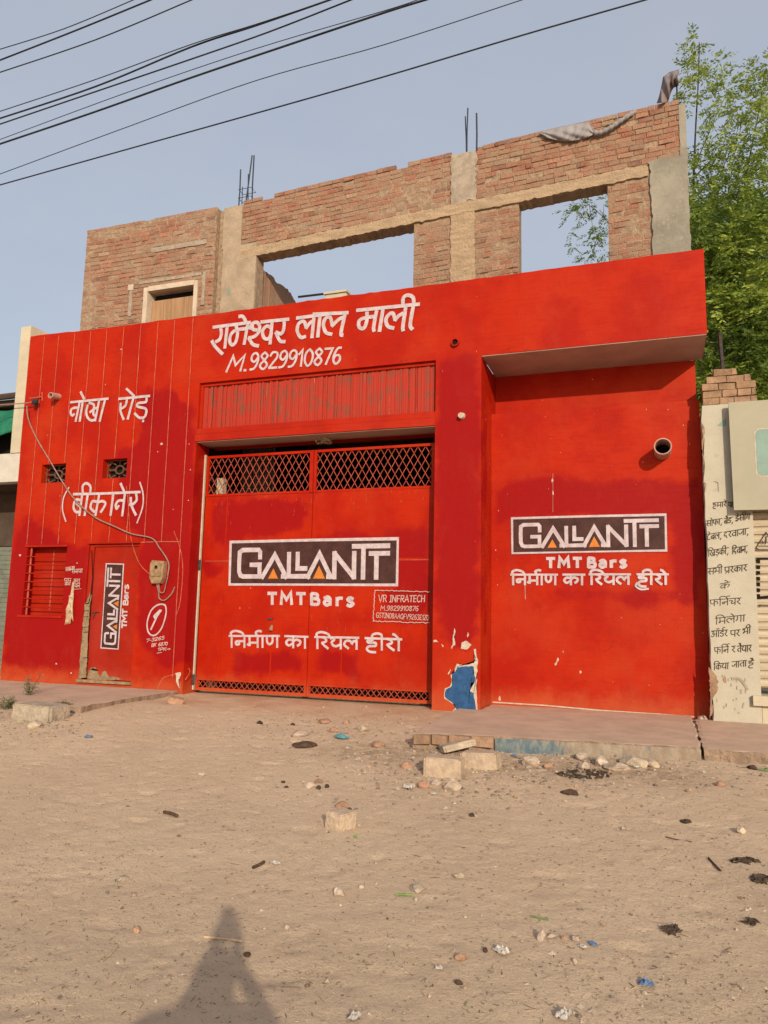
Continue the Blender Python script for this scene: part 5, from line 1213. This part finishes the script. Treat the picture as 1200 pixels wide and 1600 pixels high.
def scrap(px, py, wpx, mat, label, name='plastic_scrap', cat='litter', hr=.5):
    p, w_ = put(px, py, wpx, hr); mb = MB(); n = 7; s = U(0, 50); a = U(0, 3)
    I = [[mb.vert((p.x+(math.cos(a)*(u/n-.5)-math.sin(a)*(v/n-.5)*.7)*w_*1.05, p.y+(math.sin(a)*(u/n-.5)+math.cos(a)*(v/n-.5)*.7)*w_*1.05+w_*.15, p.z+.006+w_*hr*(.35+.6*noise.noise(Vector((u*.9, v*.9, s))))*(1 if 0 < u < n and 0 < v < n else .35))) for v in range(n+1)] for u in range(n+1)]
    for u in range(n):
        for v in range(n): mb.face((I[u][v], I[u+1][v], I[u+1][v+1], I[u][v+1]))
    tag(mb.build(name, M[mat]), label, cat)
def stick(pts, r, mat, label, name='twig', cat='twig'):
    W = [atG(x, y) for x, y in pts]; W = [Vector((p.x, p.y, ground_z(p.x, p.y)+r*1.3)) for p in W]; mb = MB(); mb.tube(smooth_pts(W, 3), r, 6); tag(mb.build(name, M[mat]), label, cat)
# rubble at the broken end of the pavement
block(690, 1200, 60, .185, .20, .05, .02, 'paver', 'squared sandy block, front one of the two below the broken pavement end')
block(748, 1188, 58, .16, .22, -.04, -.05, 'paver', 'squared sandy block lying right of and behind the front block')
block(710, 1169, 52, .07, .26, .5, -.22, 'stone', 'tilted flat slab leaning on the broken pavement corner', 'stone_slab', 'slab', .05)
block(526, 1290, 36, .13, .17, -.35, .04, 'paver', 'lone pale cement block standing in the open sand', tint=1.1)
block(50, 1108, 78, .22, .34, .02, .02, 'kerb', 'pale concrete lump under the dry weed at the left pavement edge', 'concrete_lump', 'block', -.02)
block(270, 1095, 24, .10, .16, .6, .25, 'brickbit', 'broken reddish brick end at the foot of the red wall left of the gate', 'brick_piece', 'brick')
for px, py, wp, hr, mat, lab, nm, cat in (
    (50,1131,27,.55,'stone','pale rounded stone in front of the concrete lump at the left','stone','stone'),
    (466,1145,34,.35,'stone','flat pale stone just above the dark clod before the gate','stone','stone'),
    (505,1125,30,.3,'brickbit','flat orange brick piece closest to the gate centre','brick_piece','brick'),
    (520,1141,18,.5,'brickbit','orange brick piece left of the teal plastic scrap','brick_piece','brick'),
    (540,1128,16,.5,'brickbit','small orange brick piece above the teal plastic scrap','brick_piece','brick'),
    (566,1136,26,.5,'stone','tan rock right of the teal plastic scrap','stone','stone'),
    (588,1163,28,.4,'brickbit','reddish flat piece left of the broken pavement corner','brick_piece','brick'),
    (482,1226,18,.55,'stone','pale stone beside black bits in mid ground','stone','stone'),
    (497,1219,20,.4,'brickbit','brown brick fragment touching the pale stone in mid ground','brick_piece','brick'),
    (532,1257,23,.5,'brickbit','orange brick fragment just behind the lone cement block','brick_piece','brick'),
    (545,1264,10,.5,'dung','small brown clod right of the orange fragment','clod','clod'),
    (188,1371,19,.55,'stone','white stone alone in the sand at left','stone','stone'),
    (528,1390,23,.75,'stone','pinkish pale stone in the sand below the cement block','stone','stone'),
    (563,1384,12,.6,'stone','small white stone right of the pinkish pale stone','stone','stone'),
    (211,1452,16,.7,'brickbit','orange stone left of the photographer shadow','stone','stone'),
    (385,1490,13,.7,'dung','dark stone at the right edge of the photographer shadow','stone','stone'),
    (447,1446,12,.6,'stone','little cream stone right of the photographer shadow','stone','stone'),
    (314,1210,12,.6,'stone','small yellowish stone in the sand in front of the gate','stone','stone'),
    (635,1194,20,.7,'brickbit','orange brick bit left of the front sandy block','brick_piece','brick'),
    (660,1223,22,.75,'brickbit','rounded orange brick bit under the front sandy block','brick_piece','brick'),
    (706,1224,30,.6,'stone','tan rock under the right corner of the front sandy block','stone','stone'),
    (680,1220,18,.6,'stone','grey tan rock between two lumps under the front block','stone','stone'),
    (701,1184,14,.6,'stone','small pale rock wedged behind the front sandy block','stone','stone'),
    (672,1150,44,.35,'stone','low crumbling lump at the left end of the pavement','stone','stone'),
    (830,1189,32,.55,'stone','grey rock, leftmost of the rocks along the blue kerb','stone','stone'),
    (857,1196,20,.6,'brickbit','tan pink rock right of the leftmost kerb rock','stone','stone'),
    (908,1181,26,.6,'stone','pale squarish rock leaning on the blue kerb','stone','stone'),
    (913,1195,26,.55,'stone','pale rock in front of the squarish kerb rock','stone','stone'),
    (940,1189,28,.65,'stone','brown pointed rock in the middle of the kerb rocks','stone','stone'),
    (990,1188,50,.45,'stone','largest flat rock of the row along the kerb','stone','stone'),
    (1021,1193,20,.7,'stone','upright rock at the right end of the kerb row','stone','stone'),
    (962,1198,40,.35,'stone','low flat rock before the largest kerb rock','stone','stone'),
    (1098,1122,22,.55,'stone','pinkish rock in the corner between red wall and cream pier','stone','stone'),
    (716,1369,17,.65,'stone','grey pointed stone alone in the right foreground sand','stone','stone'),
    (650,1386,28,.45,'stone','greyish flat stone next to a green leaf','stone','stone'),
    (649,1405,10,.6,'stone','tiny tan stone under the greyish flat stone','stone','stone'),
    (845,1461,17,1.1,'stone','upright triangular pale stone in the foreground','stone','stone'),
    (861,1457,17,.4,'stone','flat stone touching the triangular pale stone','stone','stone'),
    (881,1466,10,.7,'brickbit','brown pebble right of the triangular pale stone','stone','stone'),
    (899,1466,16,.7,'stone','dull grey stone left of the small blue scrap','stone','stone'),
    (716,1536,13,.75,'dung','dark grey stone in the near foreground','stone','stone'),
    (898,1500,12,.8,'stone','small pale stone below the small blue scrap','stone','stone'),
    (1158,1296,20,.65,'stone','tan rock in the sand at the far right','stone','stone'),
    (720,1498,20,.6,'brickbit','brownish lump in the foreground left of the white strip','stone','stone'),
    (758,1484,10,.9,'dung','dark stub standing beside the white strip','clod','clod'),
    (472,1163,40,.3,'dung','dark flat clod of dung before the gate','clod','clod'),
    (890,1236,32,.35,'dung','dark clod in front of the black ash patch','clod','clod'),
    (405,1128,11,.6,'black','small black lump left of the flat pale stone','clod','clod'),
    (457,1131,8,.6,'black','black speck right above the flat pale stone','clod','clod'),
    (442,1221,9,.5,'black','black bit, upper one left of the pale mid ground stone','clod','clod'),
    (447,1229,8,.5,'black','black bit, lower one left of the pale mid ground stone','clod','clod'),
    (497,1230,11,.6,'black','black lump under the brown brick fragment','clod','clod'),
    (510,1227,9,.8,'black','black lump right of the brown brick fragment','clod','clod'),
    (737,1272,11,.7,'black','black lump alone below the broken pavement','clod','clod'),
    (1072,1281,17,.45,'black','flat black lump in the sand at right','clod','clod'),
    (1125,1225,20,.45,'brickbit','orange brown crumpled leaf like lump at right','clod','clod'),
    (1176,1197,18,.5,'black','black lump by the kerb at the right edge','clod','clod')):
    stone(px, py, wp, hr, mat, lab, nm, cat, U(.9, 1.1) if mat != 'stone' else U(.85, 1.12))
for px, py, wp, mat, lab in ((137,1150,12,'bluefilm','faded blue plastic scrap in the sand before the small door'), (532,1149,24,'tealfilm','crumpled teal plastic bag among the brick pieces'), (555,1307,9,'greenfilm','bright green bottle cap below the lone cement block'),
    (430,1347,13,'whitefilm','white chip in the sand near a brown stick'), (552,1590,20,'whitefilm','crumpled white wrapper at the bottom edge of the picture'), (926,1475,14,'bluefilm','small blue plastic scrap in the right foreground'),
    (1010,1535,22,'bluefilm','crumpled blue plastic film in the near right foreground'), (910,1480,12,'whitefilm','white paper scrap just left of the small blue scrap'), (783,1486,24,'whitefilm','long white plastic strip in the foreground'),
    (685,1514,11,'whitefilm','white scrap alone at lower middle'), (879,1585,28,'whitefilm','pale grey shard at the bottom edge'), (803,1180,10,'bluefilm','blue scrap against the blue kerb'), (994,1200,9,'whitefilm','white cup like scrap among the kerb rocks'),
    (638,1226,20,'whitefilm','folded greyish strip left of the rubble blocks'), (1196,1201,14,'leafbit','dull green scrap at the right edge by the kerb'), (677,1239,10,'whitefilm','white crumb below the rubble blocks')):
    scrap(px, py, wp, mat, lab)
stick([(256,1270),(266,1273),(277,1277)], .012, 'dung', 'short thick brown stick in the left sand', 'stick', 'stick')
stick([(395,1357),(404,1353),(413,1349)], .010, 'dung', 'brown stick right of the middle sand', 'stick', 'stick')
stick([(319,1465),(350,1469),(379,1473)], .006, 'straw', 'long pale twig lying across the photographer shadow')
stick([(618,1400),(632,1401),(645,1400)], .007, 'leafbit', 'green leaf blade beside the greyish flat stone', 'leaf_blade', 'leaf')
stick([(830,1432),(843,1436),(857,1438)], .005, 'leafbit', 'thin dark green blade lying in the right sand', 'leaf_blade', 'leaf')
stick([(1107,1344),(1115,1353),(1126,1363)], .006, 'dung', 'thin dark twig slanting in the right sand')
stick([(158,1508),(172,1496),(184,1481)], .004, 'straw', 'thin pale straw slanting in the left foreground')
stick([(1040,1308),(1060,1311),(1080,1316)], .004, 'dung', 'thin dark twig below the flat black lump at right')
def char(px, py, rx, ry, n, label):
    c = atG(px, py); mb = MB()
    for k in range(n):
        while True:
            a, b = U(-1, 1), U(-1, 1)
            if a*a+b*b < 1: break
        p = atG(px+a*rx, py+b*ry); z = ground_z(p.x, p.y); q = Vector((U(-1, 1), U(-1, 1), U(-.1, .5))).normalized()*U(.02, .07)
        q.z *= .35; mb.tube([Vector((p.x, p.y, z))-q*.6, Vector((p.x, p.y, z+.006)), Vector((p.x, p.y, z+.008))+q*.6], [.003, .010, .002], 5)
    tag(mb.build('charred_twigs', M['black']), label, 'ash heap')
char(915, 1211, 44, 7, 120, 'black heap of charred twigs in front of the kerb rocks'); char(1165, 1347, 24, 4, 34, 'sparse black charred bits at the right edge, upper patch'); char(1188, 1376, 14, 6, 36, 'dark sooty patch at the right edge below the sparse bits'); char(1052, 1453, 14, 6, 20, 'small tangle of dark twigs in the right foreground'); char(1174, 1440, 10, 4, 10, 'little dark tangle low at the right edge')
# dry weeds
def weed(px, py, hgt, n, label, mat='dryleaf', spread=.5):
    p = atG(px, py); z = ground_z(p.x, p.y); root = thing('dry_weed', label, 'weed', (p.x, p.y, z)); st = MB(); lf = MB(); lf.keep = True
    for k in range(n):
        d = Vector((U(-spread, spread)+.25, U(-spread, spread), 1)).normalized(); L = hgt*U(.5, 1.05); W = [Vector((p.x+U(-.03, .03), p.y, z))+d*L*t/5+Vector((.05*math.sin(t), 0, 0))*L for t in range(6)]; st.tube(W, [.005, .005, .004, .004, .003, .002], 5)
        for q in W[1:]: 
            for _ in range(4): spray(lf, q+Vector((U(-.02, .02), U(-.02, .02), U(-.02, .02))), Vector((U(-1, 1), U(-1, 1), U(-.2, .8))), .05, 3, .032, U(0, 1))
    st.build('stem', M['bark'], root); lf.build('leaves', M[mat], root)
weed(42, 1092, .38, 7, 'dry dusty weed growing behind the concrete lump at the left'); weed(96, 1112, .16, 8, 'low dry tuft at the right end of the concrete lump', spread=1.0); weed(8, 1107, .18, 7, 'low dry tuft at the left edge of the picture', spread=1.0)

# uncountable bits: pebbles, straw
def visible_pt():
    while True:
        py = 1105+(1600-1105)*rnd()**1.25; px = U(-30, 1230)
        p = atG(px, py)
        if p.y < -.15 and not (p.x > -2.55 and p.y > kerb_y(p.x)-.06) and not (p.x < -6.9 and p.y > -2.4): return p
pm = MB(); O8 = [Vector(v) for v in ((1,0,0),(-1,0,0),(0,1,0),(0,-1,0),(0,0,1),(0,0,-1))]; F8 = ((0,2,4),(2,1,4),(1,3,4),(3,0,4),(2,0,5),(1,2,5),(3,1,5),(0,3,5))
def pebble(p, s):
    t = U(.40, 1.10); h = rnd(); pm.col = (t, t*(.80 if h > .85 else 1), t*(.65 if h > .85 else U(.92, 1.05)), 1)
    a = U(0, 6); z = ground_z(p.x, p.y); i = []
    for o in O8:
        q = Vector((o.x*s*U(.6, 1.3), o.y*s*U(.5, 1), o.z*s*U(.35, .7))); i.append(pm.vert((p.x+q.x*math.cos(a)-q.y*math.sin(a), p.y+q.x*math.sin(a)+q.y*math.cos(a), z+q.z+s*.12)))
    for f in F8: pm.face([i[k] for k in f])
for k in range(5200): pebble(visible_pt(), U(.002, .008) if rnd() < .92 else U(.008, .020))
for k in range(1900):
    p = atG(random.gauss(880, 150), 1176+abs(random.gauss(0, 34)))
    if p.y < kerb_y(p.x)-.05: pebble(p, U(.004, .012) if rnd() < .8 else U(.012, .032))
for k in range(1100):
    p = atG(random.gauss(670, 70), random.gauss(1195, 30))
    if not (p.x > -2.55 and p.y > kerb_y(p.x)-.05): pebble(p, U(.004, .014) if rnd() < .8 else U(.014, .035))
for k in range(350):
    p = atG(U(0, 130), random.gauss(1128, 16))
    if p.y < -2.45 or p.x > -6.9: pebble(p, U(.006, .025))
for k in range(500):
    p = atG(random.gauss(530, 90), random.gauss(1140, 18))
    if p.y < -.1: pebble(p, U(.005, .022))
tag(pm.build('scattered_pebbles', M['stone']), 'small pebbles and crumbs strewn over the sand', 'pebbles', kind='stuff')
sm = MB()
for k in range(1500):
    p = visible_pt(); z = ground_z(p.x, p.y); a = U(0, 6.28); L = U(.004, .011)*(1 if rnd() < .93 else 3.2); d = Vector((math.cos(a), math.sin(a), U(-.05, .2)))*L
    sm.tube([Vector((p.x, p.y, z+.003))-d, Vector((p.x, p.y, z+.006))+d], U(.0008, .0022), 4, False)
tag(sm.build('straw_bits', m_simple('brown_straw', (.17, .115, .075), .4, 20, .95)), 'brown straw and twig bits littered over the sand', 'straw', kind='stuff')
sm = MB()
for k in range(500):
    p = visible_pt(); z = ground_z(p.x, p.y); a = U(0, 6.28); L = U(.004, .011)*(1 if rnd() < .93 else 3.2); d = Vector((math.cos(a), math.sin(a), U(-.05, .2)))*L
    sm.tube([Vector((p.x, p.y, z+.003))-d, Vector((p.x, p.y, z+.006))+d], U(.0008, .0022), 4, False)
tag(sm.build('pale_straw_bits', M['straw']), 'pale straw bits littered over the sand', 'straw', kind='stuff')
for k in range(10):      # crumbs on the paving
    pass

# ================================================================== THE PHOTOGRAPHER (only the shadow shows)
Fh = Vector((-math.sin(YAW), math.cos(YAW), 0)); Rh = Vector((math.cos(YAW), math.sin(YAW), 0)); C0 = Vector(CAM); GZ = base_ground(0, -10.7)
def body_pt(r, f, z): return Vector((C0.x, C0.y, 0))+Rh*r+Fh*f+Vector((0, 0, GZ+z))
HC = 1.625
nodes = {}; edges = []
V_, R_ = [], []
def node(p, r, par=None):
    V_.append(p); R_.append(r); 
    if par is not None: edges.append((par, len(V_)-1))
    return len(V_)-1
o = -.035
pel = node(body_pt(o+.0, -.42, .82), (.205, .14)); wa = node(body_pt(o-.02, -.42, .98), (.20, .13), pel); ch = node(body_pt(o+.01, -.41, 1.16), (.24, .13), wa); ub_ = node(body_pt(o+.02, -.40, 1.27), (.19, .095), ch)
nk = node(body_pt(o+.03, -.38, 1.34), (.075, .065), ub_); jw = node(body_pt(o+.045, -.345, 1.40), (.082, .09), nk); hd = node(body_pt(o+.05, -.35, 1.47), (.078, .098), jw); tp_ = node(body_pt(o+.05, -.36, 1.535), (.055, .07), hd)
for s in (-1, 1):
    hp = node(body_pt(o+s*.095, -.42, .76), (.095, .095), pel); kn = node(body_pt(o+s*.11, -.40, .43), (.06, .062), hp); an = node(body_pt(o+s*.12, -.43, .09), (.04, .042), kn); to = node(body_pt(o+s*.14, -.27, .035), (.042, .03), an)
    sh = node(body_pt(o+s*.235, -.39, 1.29), (.085, .075), ub_); el = node(body_pt(o+(.43 if s > 0 else -.27), -.27, 1.02), (.075, .06), sh)
    wr = node(body_pt(.062*s+.0, -.06, 1.40), (.044, .03), el); pa = node(body_pt(.052*s, -.045, 1.48), (.034, .016), wr)
    for k, (dx, dz, l) in enumerate(((.010, .035, .9), (.004, .050, 1.0), (-.004, .058, 1.0), (-.010, .060, .85))):
        k1 = node(body_pt(.052*s+s*(.012-.002*k), -.055+.012*k, 1.50+dz*.6), (.0095, .0095), pa); k2 = node(body_pt(.046*s, -.052+.012*k, 1.525+dz*.8), (.0085, .0085), k1); node(body_pt(.030*s, -.05+.012*k, 1.535+dz*.8), (.0075, .0075), k2)
    t1 = node(body_pt(.036*s, -.065, 1.49), (.011, .011), pa); node(body_pt(.018*s, -.062, 1.52), (.009, .009), t1)
me = bpy.data.meshes.new('person'); me.from_pydata(V_, edges, []); po = bpy.data.objects.new('person', me); COL.objects.link(po)
sk = po.modifiers.new('skin', 'SKIN'); po.modifiers.new('sub', 'SUBSURF').levels = 2
for k, sv in enumerate(me.skin_vertices[0].data): sv.radius = R_[k]; sv.use_root = (k == 0)
dg = bpy.context.evaluated_depsgraph_get(); dg.update(); m2 = bpy.data.meshes.new_from_object(po.evaluated_get(dg)); po.modifiers.clear(); po.data = m2
M['skin'] = m_simple('brown_skin', (.26, .145, .09), .1, 8, .55, 60, .1, .002); M['shirt'] = m_simple('plain_blue_shirt', (.22, .27, .36), .1, 10, .9); M['trouser'] = m_simple('plain_grey_trousers', (.10, .10, .11), .1, 10, .9); M['hair'] = m_simple('black_hair', (.015, .012, .010), .3, 40, .5); M['phone'] = m_simple('black_phone', (.02, .02, .022), .1, 5, .25)
m2.materials.clear(); [m2.materials.append(M[k]) for k in ('skin', 'shirt', 'trouser')]
for f in m2.polygons:
    c = f.center; z = c.z-GZ; rr_ = (Vector((c.x, c.y, 0))-Vector((C0.x, C0.y, 0))); ff = rr_.dot(Fh)
    f.material_index = 2 if .07 < z < .86 else (1 if (z < 1.30 and z >= .86) and not (ff > -.12 and z > 1.2) else 0); f.use_smooth = True
tag(po, 'person with both hands raised, seen only as the long shadow on the sand', 'person')
def head_pt(r, f, z): return body_pt(o+.05+r, -.35+f, 1.47+z)
hb = MB(); n1 = len(IV)
ids = [hb.vert(head_pt(v.x*.088, v.y*.106-.012, max(v.z, -.25+(.45 if v.y > .25 else 0))*.098+.012)) for v in IV]
for f in IF: hb.face([ids[i] for i in f])
hb.build('hair', M['hair'], po, True)
for s in (-1, 1):
    e = MB(); e.tube([head_pt(s*.032, .082, .0), head_pt(s*.032, .094, .0)], [.013, .009], 8); e.build('eye', M['phone'], po)
    e = MB(); e.tube([head_pt(s*.083, -.01, -.03), head_pt(s*.09, -.015, .0), head_pt(s*.085, -.012, .025)], [.012, .017, .012], 8); e.build('ear', M['skin'], po, True)
e = MB(); e.tube([head_pt(0, .088, .0), head_pt(0, .108, -.028), head_pt(0, .092, -.038)], [.008, .014, .010], 8); e.build('nose', M['skin'], po, True)
e = MB(); e.tube([head_pt(-.024, .086, -.06), head_pt(0, .096, -.058), head_pt(.024, .086, -.06)], [.004, .008, .004], 8); e.build('mouth', M['brickbit'], po, True)
ph = MB(); bm = bmesh.new()
a = body_pt(0, -.045, HC-.062)
for dx, dy, dz in ((-1,-1,-1),(1,-1,-1),(1,1,-1),(-1,1,-1),(-1,-1,1),(1,-1,1),(1,1,1),(-1,1,1)): ph.vert(a+Rh*dx*.037+Fh*dy*.0045+Vector((0, 0, dz*.08)))
for q in ((0,3,2,1),(4,5,6,7),(0,1,5,4),(1,2,6,5),(2,3,7,6),(3,0,4,7)): ph.face(q)
pho = ph.build('phone', M['phone']); md = pho.modifiers.new('b', 'BEVEL'); md.width = .004; md.segments = 2
tag(pho, 'black phone held up in both hands by the person behind the camera', 'phone')
